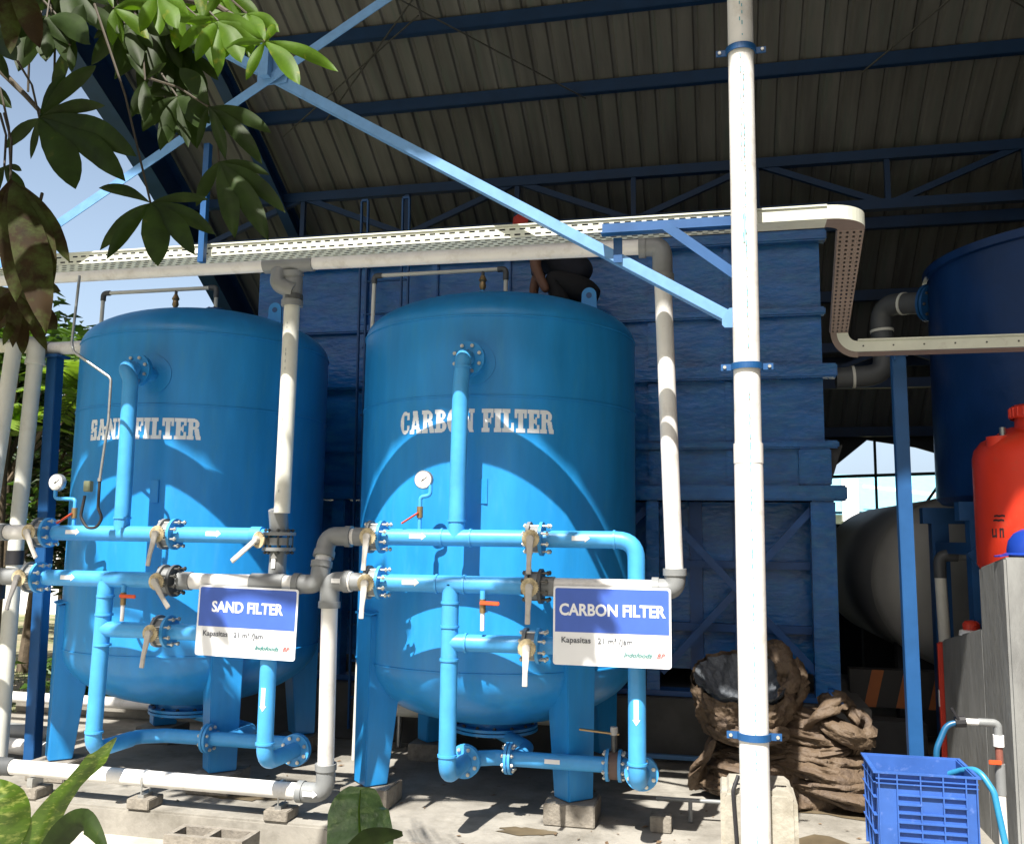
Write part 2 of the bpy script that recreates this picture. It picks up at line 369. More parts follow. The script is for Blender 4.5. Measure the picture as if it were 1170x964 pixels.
# lattice truss along X
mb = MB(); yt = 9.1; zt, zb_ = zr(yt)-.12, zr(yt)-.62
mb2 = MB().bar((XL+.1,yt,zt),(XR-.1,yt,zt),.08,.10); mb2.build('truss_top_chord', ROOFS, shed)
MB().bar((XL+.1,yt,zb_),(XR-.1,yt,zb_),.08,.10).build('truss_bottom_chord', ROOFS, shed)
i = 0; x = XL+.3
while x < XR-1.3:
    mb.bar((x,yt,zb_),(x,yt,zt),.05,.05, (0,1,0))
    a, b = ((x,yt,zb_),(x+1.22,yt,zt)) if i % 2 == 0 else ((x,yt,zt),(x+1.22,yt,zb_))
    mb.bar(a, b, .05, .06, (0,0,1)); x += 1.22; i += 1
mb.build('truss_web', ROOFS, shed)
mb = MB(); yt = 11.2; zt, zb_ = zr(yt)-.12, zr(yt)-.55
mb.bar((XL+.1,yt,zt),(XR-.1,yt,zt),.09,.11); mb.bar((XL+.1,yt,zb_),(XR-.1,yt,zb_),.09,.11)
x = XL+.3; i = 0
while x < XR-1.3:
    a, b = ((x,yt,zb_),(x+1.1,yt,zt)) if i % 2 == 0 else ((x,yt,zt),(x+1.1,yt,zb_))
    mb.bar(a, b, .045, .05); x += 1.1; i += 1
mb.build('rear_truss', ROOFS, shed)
# sag rods
for a, b in (((-4.5,5.9),(-1.2,8.3)), ((-1.0,5.9),(-3.9,8.3)), ((.2,6.4),(3.2,8.3)), ((3.6,6.2),(1.3,8.3)), ((-4.4,8.4),(-2.6,7.4))):
    mb = MB().tube([(a[0],a[1],zr(a[1])-.14), (b[0],b[1],zr(b[1])-.14)], .008, 6); mb.build('tie_rod', BOLTD, shed)
# columns in the front line Y=4.42
YC = 4.46
xcol = .137
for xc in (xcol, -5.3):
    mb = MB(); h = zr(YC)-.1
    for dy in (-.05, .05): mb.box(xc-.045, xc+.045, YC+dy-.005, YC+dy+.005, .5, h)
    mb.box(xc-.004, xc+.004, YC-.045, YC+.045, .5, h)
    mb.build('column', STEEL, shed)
ci = at(829,100,Y=10.35); MB().box(ci.x-.09,ci.x+.09,10.25,10.45,.0,zr(10.35)).build('inner_column', ROOFS, shed)
for yb in (12.5,):
    for xc in (-5.6, -2.4, 1.32, 4.2):
        MB().box(xc-.06, xc+.06, yb-.06, yb+.06, 0, zr(yb)).build('rear_column', STEEL, shed)
# flat bar cross bracing in the front bay
YB = 4.45
def angle_bar(p, q, w=.052, t=.006):
    mb = MB(); p = Vector(p); q = Vector(q); d = (q-p).normalized(); n_ = Vector((0,1,0)); u = d.cross(n_)
    mb.bar(p, q, t, w, u); mb.bar(p+u*(w/2)+n_*(w/2), q+u*(w/2)+n_*(w/2), w, t, u)
    return mb
pc = at(312,87,Y=YB); pe = at(838,364,Y=YB)
d1 = (pc-pe).normalized(); angle_bar(pe, pe+d1*(5.2/abs(d1.x))).build('cross_brace', STEEL2, shed)
qa = at(440,0,Y=YB-.03); qb = at(75,250,Y=YB-.03); d2 = (qa-qb).normalized()
angle_bar(qb-d2*((qb.x+5.3)/abs(d2.x)), qb+d2*((xcol-qb.x)/abs(d2.x))).build('cross_brace', STEEL2, shed)
gp = MB().prism([(pc.x-.09,YB-.012,pc.z-.06),(pc.x-.09,YB-.012,pc.z+.05),(pc.x-.04,YB-.012,pc.z+.10),(pc.x+.06,YB-.012,pc.z+.09),(pc.x+.10,YB-.012,pc.z+.03),(pc.x+.09,YB-.012,pc.z-.05)], (0,.008,0))
gp.build('gusset_plate', STEEL2, shed)
MB().bar((pc.x-.02,YB-.05,pc.z-.03),(pc.x-.02,YB-.05,pc.z+.17),.05,.05,(0,1,0)).build('bracing_stub', STEEL2, shed)
hs = at(238,165,Y=YB+.05); hs2 = at(232,290,Y=YB+.05); MB().bar((hs.x,YB+.05,hs.z),(hs.x,YB+.05,hs2.z-.05),.035,.035,(0,1,0)).build('hanger_strut', POSTB, shed)
gp = MB().prism([at(x,y,Y=YB-.012) for x,y in ((850,374),(828,374),(825,371),(825,364),(833,352),(850,350))], (0,.01,0)); gp.build('gusset_plate', STEEL2, shed)
# tray bracket: angle plus strut
ba = at(688,263,Y=YC-.03); bz = ba.z; mb = MB().bar((ba.x,YC-.03,bz),(xcol,YC-.03,bz),.006,.062); mb.bar((ba.x,YC-.06,bz-.032),(xcol,YC-.06,bz-.032),.06,.006); mb.build('tray_bracket', POSTB, shed); tb0, tb1 = at(706,272,Y=YC-.02), at(708,300,Y=YC-.02); MB().box(tb0.x-.022,tb0.x+.022,YC-.024,YC-.018,tb1.z,tb0.z).build('bracket_tab', POSTB, shed)
mb = angle_bar(at(760,258,Y=YC-.09),at(846,318,Y=YC-.09),.045); mb.build('bracket_strut', POSTB, shed)
# rear wall with the bright opening
yb = 12.55; mb = MB()
mb.box(-2.0, 4.3, yb, yb+.06, 0, 1.86)
op = [(1.40,1.86),(1.40,2.58),(1.87,2.97),(2.45,2.87),(3.1,2.66),(3.6,1.86)]
mb.prism([(-2.0,yb,1.86),(1.40,yb,1.86),(1.40,yb,2.58),(1.87,yb,2.97),(1.87,yb,3.6),(-2.0,yb,3.6)], (0,.06,0))
mb.prism([(1.87,yb,2.97),(2.45,yb,2.87),(3.1,yb,2.66),(3.6,yb,1.86),(4.3,yb,1.86),(4.3,yb,3.6),(1.87,yb,3.6)], (0,.06,0))
mb.build('rear_wall', DARKW, shed)
mb = MB(); GF = mat('green_black_frame', (.01, .03, .02), .6)
mb.bar((1.4,yb-.03,2.49),(3.3,yb-.03,2.55),.03,.04); mb.bar((1.95,yb-.03,1.5),(1.95,yb-.03,3.0),.03,.035,(0,1,0))
mb.bar((1.4,yb-.03,1.86),(3.3,yb-.03,1.86),.03,.05); mb.bar((2.35,yb-.05,1.9),(2.95,yb-.05,2.75),.03,.03); mb.build('window_bars', GF, shed)
mb = MB()      # unseen end wall added at the right to darken the interior
mb.prism([(4.3,3.5,0),(4.3,3.5,2.8),(4.3,Y0,2.8)]+[(4.3,Y0+(Y1-Y0)*j/12,zr(Y0+(Y1-Y0)*j/12)) for j in range(13)]+[(4.3,Y1,0)], (.05,0,0))
mb.build('shade_wall', DARKW, shed)

o = thing('light_blocker', 'added block out of view at the right, keeping light out of the shed', 'building', (8,1,0))  # unseen block added to stop light entering from the right
MB().box(3.3,11,-2,3.3,-.16,6.5).build('wall', DARKW, o); MB().box(3.1,11.2,-2.2,3.35,6.5,6.7).build('roof', NROOF, o)
# ------------------------------------------------------------------ neighbour building behind the opening
nb = thing('neighbour_building', 'low white building with a pale blue metal roof seen through the rear opening', 'building', (4, 27, 0))
MB().box(-1, 12, 26, 33, -.16, 2.45).build('wall', mat('pale_wall', (.55,.6,.6), .8), nb)
mb = MB(); mb.add([(-1.3,25.4,2.45),(12.3,25.4,2.45),(12.3,29.5,3.7),(-1.3,29.5,3.7),(12.3,33.6,2.45),(-1.3,33.6,2.45)], [(0,1,2,3),(3,2,4,5)])
mb.add([(-1.3,25.4,2.37),(12.3,25.4,2.37),(12.3,29.5,3.62),(-1.3,29.5,3.62)], [(0,3,2,1)]); mb.build('roof', NROOF, nb)
MB().box(3.1,3.5,25.3,25.7,2.2,3.3).build('roof_vent', WHITE, nb)
MB().bar((3.6,25.2,3.1),(6.4,25.2,2.75),.08,.08).build('rail', WHITE, nb)

# ------------------------------------------------------------------ filter tanks
import functools
GLY = {}
def R_(a,b,c,d): return lambda x,y: a<=x<=b and c<=y<=d
def slab_letter(ch):
    # unit box width w, height 1; returns (w, inside function): bold slab serif
    st, sf = .26, .17                      # stem width, serif thickness
    def U(*fs): return lambda x,y: any(f(x,y) for f in fs)
    def ell(x,y,cx,cy,rx,ry): return ((x-cx)/rx)**2+((y-cy)/ry)**2 <= 1
    if ch=='I': return .40, U(R_(.07,.33,0,1), R_(0,.40,0,sf), R_(0,.40,1-sf,1))
    if ch=='L': return .62, U(R_(.08,.34,0,1), R_(0,.42,1-sf,1), R_(0,.62,0,sf), R_(.47,.62,0,.40))
    if ch=='F': return .62, U(R_(.08,.34,0,1), R_(0,.42,0,sf), R_(0,.62,1-sf,1), R_(.48,.62,.62,1), R_(.3,.46,.42,.60), R_(.44,.52,.34,.68))
    if ch=='E': return .66, U(R_(.08,.34,0,1), R_(0,.66,0,sf), R_(0,.66,1-sf,1), R_(.51,.66,.66,1), R_(.51,.66,0,.34), R_(.3,.46,.42,.60), R_(.44,.52,.34,.68))
    if ch=='T': return .66, U(R_(.20,.46,0,1), R_(.1,.56,0,sf), R_(0,.66,1-sf,1), R_(0,.13,.62,1), R_(.53,.66,.62,1))
    if ch=='N': return .78, U(R_(.08,.25,0,1), R_(.55,.70,0,1), R_(0,.33,0,sf), R_(0,.28,1-sf,1), R_(.47,.78,1-sf,1), lambda x,y: 0<=y<=1 and abs(x-(.17+(1-y)*.47))<.13)
    if ch=='D': return .70, U(R_(0,.36,0,sf), R_(0,.36,1-sf,1), R_(.08,.33,0,1), lambda x,y: x>.28 and ((x-.28)/.42)**2+((y-.5)/.5)**2<=1 and not (x<.46 and abs(y-.5)<.31))
    if ch=='C': return .66, U(lambda x,y: ell(x,y,.35,.5,.35,.5) and not (abs(x-.37)<.11 and abs(y-.5)<.32) and not (x>.36 and abs(y-.5)<.12), R_(.5,.66,.62,.95), )
    if ch=='O': return .70, U(lambda x,y: ell(x,y,.35,.5,.35,.52) and not ell(x,y,.35,.5,.10,.33))
    if ch=='S': return .60, U(lambda x,y: (abs(x-.30)<.30 and 0<=y<=1 and not (y>.58 and .25<x<.36 and y<.82) and not (y<.42 and .24<x<.35 and y>.18) and not (x>.36 and .64<y<.70) and not (x<.24 and .30<y<.36) and not (x>.55 and (y>.93)) and not (x<.05 and (y>.92 or .44<y<.56)) and not (x>.55 and (y<.07 or .46<y<.56))))
    if ch=='A': return .78, U(lambda x,y: 0<=y<=1 and abs(x-.39)<.12+(1-y)*.20 and not (abs(x-.39)<(.62-y)*.22 and .36<y<.7) and not (abs(x-.39)<.09 and y<.2), R_(0,.32,0,sf), R_(.46,.78,0,sf), R_(.2,.5,1-sf,1))
    if ch=='B': return .70, U(R_(0,.36,0,sf), R_(0,.36,1-sf,1), R_(.08,.33,0,1), lambda x,y: x>.28 and ((x-.28)/.36)**2+((y-.75)/.25)**2<=1 and not (x<.44 and abs(y-.74)<.09), lambda x,y: x>.28 and ((x-.28)/.42)**2+((y-.27)/.28)**2<=1 and not (x<.46 and abs(y-.28)<.11))
    if ch=='R': return .78, U(R_(.08,.33,0,1), R_(0,.40,0,sf), R_(0,.36,1-sf,1), lambda x,y: x>.28 and ((x-.28)/.40)**2+((y-.73)/.27)**2<=1 and not (x<.44 and abs(y-.73)<.10), lambda x,y: 0<=y<.52 and abs(x-(.60-(y-.2)*.25))<.13, R_(.52,.78,0,sf))
    return .32, lambda x,y: False
def cyl_text(txt, cx, cy, Rr, z0, h, xstart, xend, parent):
    """lettering painted round the shell: arc length from xstart to xend"""
    gap = .035; tot = sum(slab_letter(c)[0]+gap for c in txt)-gap
    a0 = math.asin((xstart-cx)/Rr); a1 = math.asin((xend-cx)/Rr); sc = (a1-a0)/tot
    NR = 34; mb = MB(); pos = 0; rr = Rr+.0022
    for c in txt:
        wd, f = slab_letter(c); NCc = max(4, int(wd*36))
        for j in range(NR):
            y0 = j/NR; y1 = (j+1)/NR; i = 0
            while i < NCc:
                if f((i+.5)/NCc*wd, (y0+y1)/2):
                    k = i
                    while k < NCc and f((k+.5)/NCc*wd, (y0+y1)/2) and k-i < 6: k += 1
                    A = a0+(pos+i/NCc*wd)*sc; B = a0+(pos+k/NCc*wd)*sc
                    pts = [(cx+rr*sin(t), cy-rr*cos(t), z0+h*yy) for t, yy in ((A,y0),(B,y0),(B,y1),(A,y1))]
                    mb.add(pts, [(0,1,2,3)]); i = k
                else: i += 1
        pos += wd+gap
    return mb.build('painted_lettering', LETT, parent, recalc=False)
def filter_tank(cx, cy, Rr, label, txt, tx0, tx1, tz0, th, nozx, yflange):
    t = thing('filter_tank', label, 'filter tank', (cx, cy, .13), 'blue pressure filter tanks')
    zb, zt, hb, ht = .86, 3.005, .43, .315
    N = 18; prof = [(Rr*sin(i/N*pi/2), zb-hb*cos(i/N*pi/2)) for i in range(N+1)]
    prof += [(Rr, zb+(zt-zb)*k/6) for k in range(1,7)]
    prof += [(Rr*cos(i/N*pi/2), zt+ht*sin(i/N*pi/2)) for i in range(1,N+1)]
    MB().lathe(prof, (cx,cy,0), n=128).build('shell', TANK, t, smooth=True)
    for z in (zb, 2.505, zt): MB().lathe([(Rr-.002,z-.006),(Rr+.006,z-.005),(Rr+.006,z+.003),(Rr-.002,z+.008)], (cx,cy,0), n=128).build('weld_seam', TANK, t, smooth=True)
    # legs: tapering folded plate boxes at 45 degrees
    for a in (-135, -45, 45, 135):
        ca, sa = cos(radians(a)), sin(radians(a)); rad = Vector((ca,sa,0)); tan_ = Vector((-sa,ca,0)); c0 = Vector((cx,cy,0))
        zt_ = 1.16; ws = .105
        mb = MB(); vs = []
        for z, din in ((.13,.15),(.95,.24),(zt_,.24)):
            ro = Rr+.03; w_ = ws if z>.5 else ws*.86
            for rr, s in ((ro,-1),(ro,1),(ro-din,1),(ro-din,-1)):
                p = c0+rad*rr+tan_*(s*w_); vs.append((p.x,p.y,z))
        mb.add(vs, [(0,1,2,3),(8,9,10,11)]+[(k*4+i,k*4+(i+1)%4,(k+1)*4+(i+1)%4,(k+1)*4+i) for k in range(2) for i in range(4)])
        lg = mb.build('leg', TANK, t, bevel=.006)
        p = c0+rad*(Rr-.03); mb = MB(); mb.prism([p+rad*.072+tan_*.125+Vector((0,0,zt_)), p+rad*.072-tan_*.125+Vector((0,0,zt_)), p-rad*.05-tan_*.125+Vector((0,0,zt_+.03)), p-rad*.05+tan_*.125+Vector((0,0,zt_+.03))], (0,0,.012)); mb.build('cap_plate', TANK, lg)
    cyl_text(txt, cx, cy, Rr, tz0, th, tx0, tx1, t)
    # inlet nozzle, pad
    dy = sqrt(Rr*Rr-(nozx-cx)**2); yf = cy-dy; zn = 2.705
    pad = MB(); ring_pts = []
    for rr in (.0, .07, .135):
        for i in range(32):
            X = nozx+rr*cos(2*pi*i/32); pad.v.append(Vector((X, cy-sqrt((Rr+.006)**2-(X-cx)**2), zn+rr*sin(2*pi*i/32))))
    for k in range(2):
        for i in range(32): pad.f.append((k*32+i,k*32+(i+1)%32,(k+1)*32+(i+1)%32,(k+1)*32+i))
    for i in range(32):
        X = nozx+.135*cos(2*pi*i/32); pad.v.append(Vector((X, cy-sqrt((Rr-.002)**2-(X-cx)**2), zn+.135*sin(2*pi*i/32))))
    for i in range(32): pad.f.append((64+i,64+(i+1)%32,96+(i+1)%32,96+i))
    pad.build('nozzle_pad', TANK, t, smooth=True)
    MB().cyl((nozx,yf+.05,zn),(nozx,yflange,zn),.05).build('nozzle', TANK, t, smooth=True)
    bolted_flange((nozx,yflange,zn), (0,1,0), t, .105, TANK, BOLT)
    pa = math.asin((nozx+.06-cx)/Rr); MB().box(nozx+.03,nozx+.10,cy-Rr-.004+(Rr-Rr*cos(pa)),cy-Rr+.03,1.85,2.0).build('name_plate', TANK, t, bevel=.002)
    # bottom manhole under the dish
    zc = zb-hb
    MB().cyl((cx,cy,zc+.06),(cx,cy,zc-.03),.22,n=36).build('manhole_neck', TANK, t, smooth=True)
    for dz in (-.03,-.055):
        f = flange_mb((cx,cy,zc+dz),(0,0,1),.29,.018).build('manhole_cover', TANK, t, smooth=True)
    for b in bolts_mb((cx,cy,zc-.042),(0,0,1),.26,14,.07,.009): b.build('bolt', BOLTD, f, smooth=True, angle=30)
    # outlet stub
    MB().cyl((cx,cy,zc-.06),(cx,cy,zc-.10),.05).build('outlet_nozzle', TANK, t, smooth=True)
    # lifting lugs and top flange
    for s, (ax, az_) in ((1,(.62,0)),):
        lx = cx+.66*Rr/.95; ly = cy-.18; zz = zt+ht*sqrt(max(0,1-((lx-cx)**2+(ly-cy)**2)/Rr**2))
        mb = MB(); poly = [(lx-.055,ly,zz-.05),(lx+.055,ly,zz-.05)]
        poly += [(lx+.05*cos(th_),ly,zz+.085+.05*sin(th_)) for th_ in [i*pi/10 for i in range(11)]]
        mb.prism(poly, (0,.015,0)); lug = mb.build('lifting_lug', TANK, t)
        MB().cyl((lx,ly-.003,zz+.08),(lx,ly+.018,zz+.08),.02,n=16).build('lug_eye', STEEL, lug, smooth=True)
    z0 = zt+ht
    MB().cyl((cx+.03,cy,z0-.03),(cx+.03,cy,z0+.03),.028).build('vent_nozzle', TANK, t, smooth=True)
    bolted_flange((cx+.03,cy,z0+.04),(0,0,1),t,.075,STEEL,BOLTD,.02,.012,.05)
    return t
CX, CY, CR = -1.515, 6.27, .95
SX, SY, SR = -3.82, 6.27, .90
YU, YL = 5.10, 5.0
filter_tank(CX, CY, CR, 'blue cylindrical tank painted CARBON FILTER in white letters', 'CARBON FILTER', -1.945, -.985, 2.282, .142, -1.455, 5.20)
filter_tank(SX, SY, SR, 'blue cylindrical tank painted SAND FILTER in white letters', 'SAND FILTER', -4.18, -3.375, 2.272, .142, -3.70, 5.22)
# pedestals under the legs
def pedestal(px_, py_, label, h=.125, w=.15):
    o = MB().box(px_-w, px_+w, py_-w, py_+w, .002, h).build('footing_block', BRICK, None, bevel=.006); o.rotation_euler = (0,0,0)
    tag(o, label, 'block', 'grey blocks under the tank legs')
for (cx, rr, nm) in ((CX, CR, 'carbon'), (SX, SR, 'sand')):
    for sx, sy, w_ in ((-1,-1,'front left'),(1,-1,'front right'),(-1,1,'rear left'),(1,1,'rear right')):
        d = (rr-.055)/sqrt(2)
        pedestal(cx+sx*d, 6.27+sy*d, 'grey block under the %s leg of the %s filter tank' % (w_, nm))

# ------------------------------------------------------------------ blue pipe manifolds
RP = .048
def tee_rings(parent, pts, r=RP+.006):
    for p, d in pts: ring(p, d, r, PIPE, parent)
def hX(px, Y=YU, py=615): return at(px, py, Y=Y).x
zU, zL, zM = 1.648, 1.392, 1.074
# carbon
mC = thing('pipe_manifold', 'light blue pipework in front of the carbon filter tank', 'pipework', (-1.2, YU, .2), 'blue pipework of the filters')
xr = -.452
pipe('inlet_pipe', [(-1.455,5.17,2.705),(-1.455,YU,2.705),(-1.468,YU,2.55),(-1.478,YU,zU)], RP, PIPE, mC, .07)
pipe('upper_header', [(hX(432),YU,zU),(xr,YU,zU),(xr,YU,.36),(xr,5.34,.36)], RP, PIPE, mC, .11)
pipe('lower_header', [(hX(430,YL,668),YL,zL),(hX(606,YL,668),YL,zL)], RP, PIPE, mC)
pipe('drain_pipe', [(-1.475,YL,zL),(-1.475,YL,.36),(-1.475,5.34,.36)], RP, PIPE, mC, .10)
pipe('branch_pipe', [(-1.475,YL,zM),(xr,YL+.05,zM)], RP-.001, PIPE, mC)
pipe('bottom_header', [(-1.475,5.3,.36),(-1.475,5.42,.36),(-1.32,5.5,.36),(xr,5.5,.36)], RP-.004, PIPE, mC, .08)
tee_rings(mC, [((-1.478,YU,1.745),(0,0,1)),((-1.39,YU,zU),(1,0,0)),((-1.56,YU,zU),(1,0,0)),((xr-.12,YU,zU),(1,0,0)),((-1.457,YU,2.64),(0,0,1)),
   ((-1.475,YL,1.29),(0,0,1)),((-1.475,YL,1.16),(0,0,1)),((-1.475,YL,.98),(0,0,1)),((-1.475,YL,.47),(0,0,1)),((-1.395,YL,zL),(1,0,0)),((-1.555,YL,zL),(1,0,0)),((-1.38,YL,zM),(1,0,0)),((xr,YU,.47),(0,0,1))])
bolted_flange((-1.475,5.36,.36), (0,1,0), mC, .095, PIPE, BOLT)
bolted_flange((-1.24,5.5,.36), (1,0,0), mC, .09, PIPE, BOLT)
bolted_flange((xr,5.37,.36), (0,1,0), mC, .095, PIPE, BOLT)
pipe('outlet_riser', [(CX+.32,5.5,.36),(CX+.32,5.8,.36),(CX,CY,.36)], RP-.004, PIPE, mC)
for a in ((hX(480),YU,zU),(hX(665),YU,zU)): arrow_on(mC, a[0],a[1],a[2],RP)
arrow_on(mC, hX(472,YL,668),YL,zL,RP); arrow_on(mC, xr,YU,.74,RP,horiz=False,down=True,L=.13)
MB().box(-1.02,-.93,5.452,5.456,.355,.38).build('tape_mark', WHITE, mC)
# sand
mS = thing('pipe_manifold', 'light blue pipework in front of the sand filter tank', 'pipework', (-3.5, YU, .2), 'blue pipework of the filters')
xs = -2.56; xv = -3.66
pipe('inlet_pipe', [(-3.70,5.19,2.705),(-3.70,YU,2.705),(-3.655,YU,2.62),(-3.650,YU,zU)], RP, PIPE, mS, .07)
pipe('upper_header', [(hX(62),YU,zU),(hX(300),YU,zU-.003)], RP, PIPE, mS)
pipe('lower_header', [(hX(52,YL,660),YL,zL-.02),(hX(192,YL,662),YL,zL-.02)], RP, PIPE, mS)
pipe('drain_pipe', [(xv,YL,zL-.02),(xv-.02,YL,.36),(xv-.0,5.34,.36)], RP, PIPE, mS, .10)
pipe('branch_pipe', [(xv,YL,zM),(xs,YL,zM),(xs,YL,.36),(xs+.02,5.34,.36)], RP-.001, PIPE, mS, .1)
pipe('bottom_header', [(xv,5.3,.36),(xv,5.42,.36),(xv+.15,5.5,.36),(xs+.02,5.5,.36)], RP-.004, PIPE, mS, .08)
tee_rings(mS, [((-3.650,YU,1.745),(0,0,1)),((xv+.002,YL,1.27),(0,0,1)),((xv,YL,1.16),(0,0,1)),((xv,YL,.98),(0,0,1)),((xv-.015,YL,.47),(0,0,1)),((xs,YL,.47),(0,0,1))])
bolted_flange((xv+.45,5.5,.36), (1,0,0), mS, .09, PIPE, BOLT)
bolted_flange((xs+.02,5.36,.36), (0,1,0), mS, .095, PIPE, BOLT)
pipe('outlet_riser', [(SX+.75,5.5,.36),(SX+.75,5.8,.36),(SX,SY,.36)], RP-.004, PIPE, mS)
arrow_on(mS, hX(88),YU,zU,RP); arrow_on(mS, hX(248),YU,zU,RP); arrow_on(mS, hX(83,YL,661),YL,zL-.02,RP)
arrow_on(mS, xs,YL,.72,RP,horiz=False,down=True,L=.13)

# ------------------------------------------------------------------ butterfly valves
def make_valve(fm, loc, label, lever_deg=0, lm=LEVER, grey=False):
    v = thing('butterfly_valve', label, 'valve', loc, 'lever valves on the header pipes')
    L0 = Vector(loc)
    def W(*p): return L0+Vector(p)
    MB().cyl(W(-.022,0,0), W(.022,0,0), .078, n=28).build('valve_body', PVCG, v, smooth=True)
    MB().cyl(W(0,-.05,0), W(0,-.135,0), .022, n=14).build('valve_neck', PVCG, v, smooth=True)
    mb = MB(); n = 44; pts = []
    for i in range(n):
        a = 2*pi*i/n; tooth = (i % 2) and (-1.2 < ((a+pi) % (2*pi))-pi < 1.2)
        r = .050 - (.006 if tooth else 0); pts.append(W(r*cos(a), -.138, r*sin(a)))
    mb.prism(pts, (0,.009,0)); mb.build('notch_plate', PLATE, v)
    mb = MB(); rot = Matrix.Rotation(radians(lever_deg), 3, 'Y')
    def Q(x,y,z): return L0 + rot @ Vector((x,0,z)) + Vector((0,y,0))
    mb.cyl(Q(0,-.139,0), Q(0,-.165,0), .021, n=16)
    pth = [(-.005,-.158),(-.06,-.166),(-.12,-.180),(-.19,-.186)]
    vs = []
    for (z,y), w_ in zip(pth, (.019,.017,.013,.014)):
        for a,b in ((-1,-1),(1,-1),(1,1),(-1,1)): vs.append(Q(a*w_, y+b*.006, z))
    mb.add(vs, [(3,2,1,0),(12,13,14,15)]+[(k*4+i,k*4+(i+1)%4,(k+1)*4+(i+1)%4,(k+1)*4+i) for k in range(3) for i in range(4)])
    mb.build('lever', lm, v, bevel=.003)
    f2 = None
    for xx in (-.034, .036):
        f2 = flange_mb(W(xx,0,0), (1,0,0), .095, .018).build('flange', fm if xx > 0 else PVCG, v, smooth=True)
    if grey: pass
    for b in bolts_mb(W(.012,0,0), (1,0,0), .077, 8, .15, .009): b.build('bolt', BOLTD if grey else BOLT, v, smooth=True, angle=30)
    return v
VALVES = [
 (hX(430), YU, zU, 0, 0, 'lever valve at the left end of the carbon filter upper pipe, lever straight down'),
 (hX(612), YU, zU, 0, 0, 'lever valve on the carbon upper pipe right of its middle, directly above two others'),
 (hX(428,YL,668), YL, zL, 0, 0, 'lever valve at the left end of the carbon filter lower pipe'),
 (hX(611,YL,668), YL, zL, 0, 1, 'lever valve with dark bolts just left of the CARBON FILTER sign top corner'),
 (hX(608,YL,737), YL, zM, 0, 0, 'lever valve on the short branch pipe left of the CARBON FILTER sign'),
 (hX(50), YU, zU, -35, 0, 'lever valve on the sand upper pipe beside the white pipe end, lever slanting right'),
 (hX(194), YU, zU, 5, 0, 'lever valve in the middle of the sand filter upper pipe, lever hanging down'),
 (hX(40,YL,660), YL, zL-.02, 8, 2, 'lever valve with a dark grey handle at the left end of the sand lower pipe'),
 (hX(194,YL,663), YL, zL-.02, -40, 1, 'lever valve with dark bolts left above the SAND FILTER sign, lever slanting right'),
 (hX(187,YL,727), YL, zM, 3, 0, 'lever valve on the short branch pipe left of the SAND FILTER sign'),
]
for (x,y,z,dg,gy,lb) in VALVES:
    make_valve(PVCDK if gy == 1 else PIPE, (x,y,z), lb, dg, LEVERD if gy == 2 else LEVER, gy == 1)
# valve on the vertical grey pipe of the sand filter
xg = hX(319)
L0 = Vector((xg, YU, zU-.035)); v = thing('butterfly_valve', 'lever valve on the upright grey pipe above the SAND FILTER sign', 'valve', L0, 'lever valves on the header pipes')
MB().cyl(L0+Vector((0,0,-.022)), L0+Vector((0,0,.022)), .078, n=28).build('valve_body', PVCG, v, smooth=True)
MB().cyl(L0+Vector((-.05,-.02,0)), L0+Vector((-.10,-.10,0)), .022).build('valve_neck', PVCG, v, smooth=True)
nd = Vector((-.35,-.94,0)).normalized(); sd = nd.cross(Vector((0,0,1))).normalized(); cc = L0+Vector((-.085,-.10,.01))
MB().prism([cc+sd*((.050-(.006 if i%2 and i<20 else 0))*cos(2*pi*i/44))+Vector((0,0,(.05-(.006 if i%2 and i<20 else 0))*sin(2*pi*i/44))) for i in range(44)], nd*-.009).build('notch_plate', PLATE, v)
mb = MB().bar(cc+nd*.015, cc+nd*.04+sd*-.0+Vector((-.13,0,-.13)), .032, .012, nd); mb.cyl(cc,cc+nd*.028,.021,n=14); mb.build('lever', LEVER, v, bevel=.003)
for zz in (-.045,.045): MB().cyl(L0+Vector((0,0,zz-.01)), L0+Vector((0,0,zz+.01)), .098, n=28).build('flange', PVCG, v, smooth=True)
for b in bolts_mb(L0, (0,0,1), .078, 8, .15, .009): b.build('bolt', BOLTD, v, smooth=True, angle=30)
# low wafer valve on the carbon bottom header
L0 = Vector((-.62, 5.5, .36)); v = thing('butterfly_valve', 'brown wafer valve with level handle and pale cap low between the pipes', 'valve', L0)
MB().cyl(L0+Vector((-.025,0,0)), L0+Vector((.025,0,0)), .078, n=28).build('valve_body', mat('rusty_brown', (.12,.075,.06), .6), v, smooth=True)
MB().cyl(L0+Vector((0,0,.07)), L0+Vector((0,0,.17)), .018).build('valve_neck', BOLTD, v, smooth=True)
MB().cyl(L0+Vector((0,0,.17)), L0+Vector((0,0,.215)), .024,.021).build('stem_cap', LEVER, v, smooth=True)
MB().bar(L0+Vector((.03,0,.175)), L0+Vector((-.2,-.02,.195)), .03, .008).build('lever', BRASS, v)
for xx in (-.036,.036): flange_mb(L0+Vector((xx,0,0)), (1,0,0), .09, .018).build('flange', PIPE, v, smooth=True)
for b in bolts_mb(L0, (1,0,0), .072, 8, .13, .008): b.build('bolt', BOLT, v, smooth=True, angle=30)

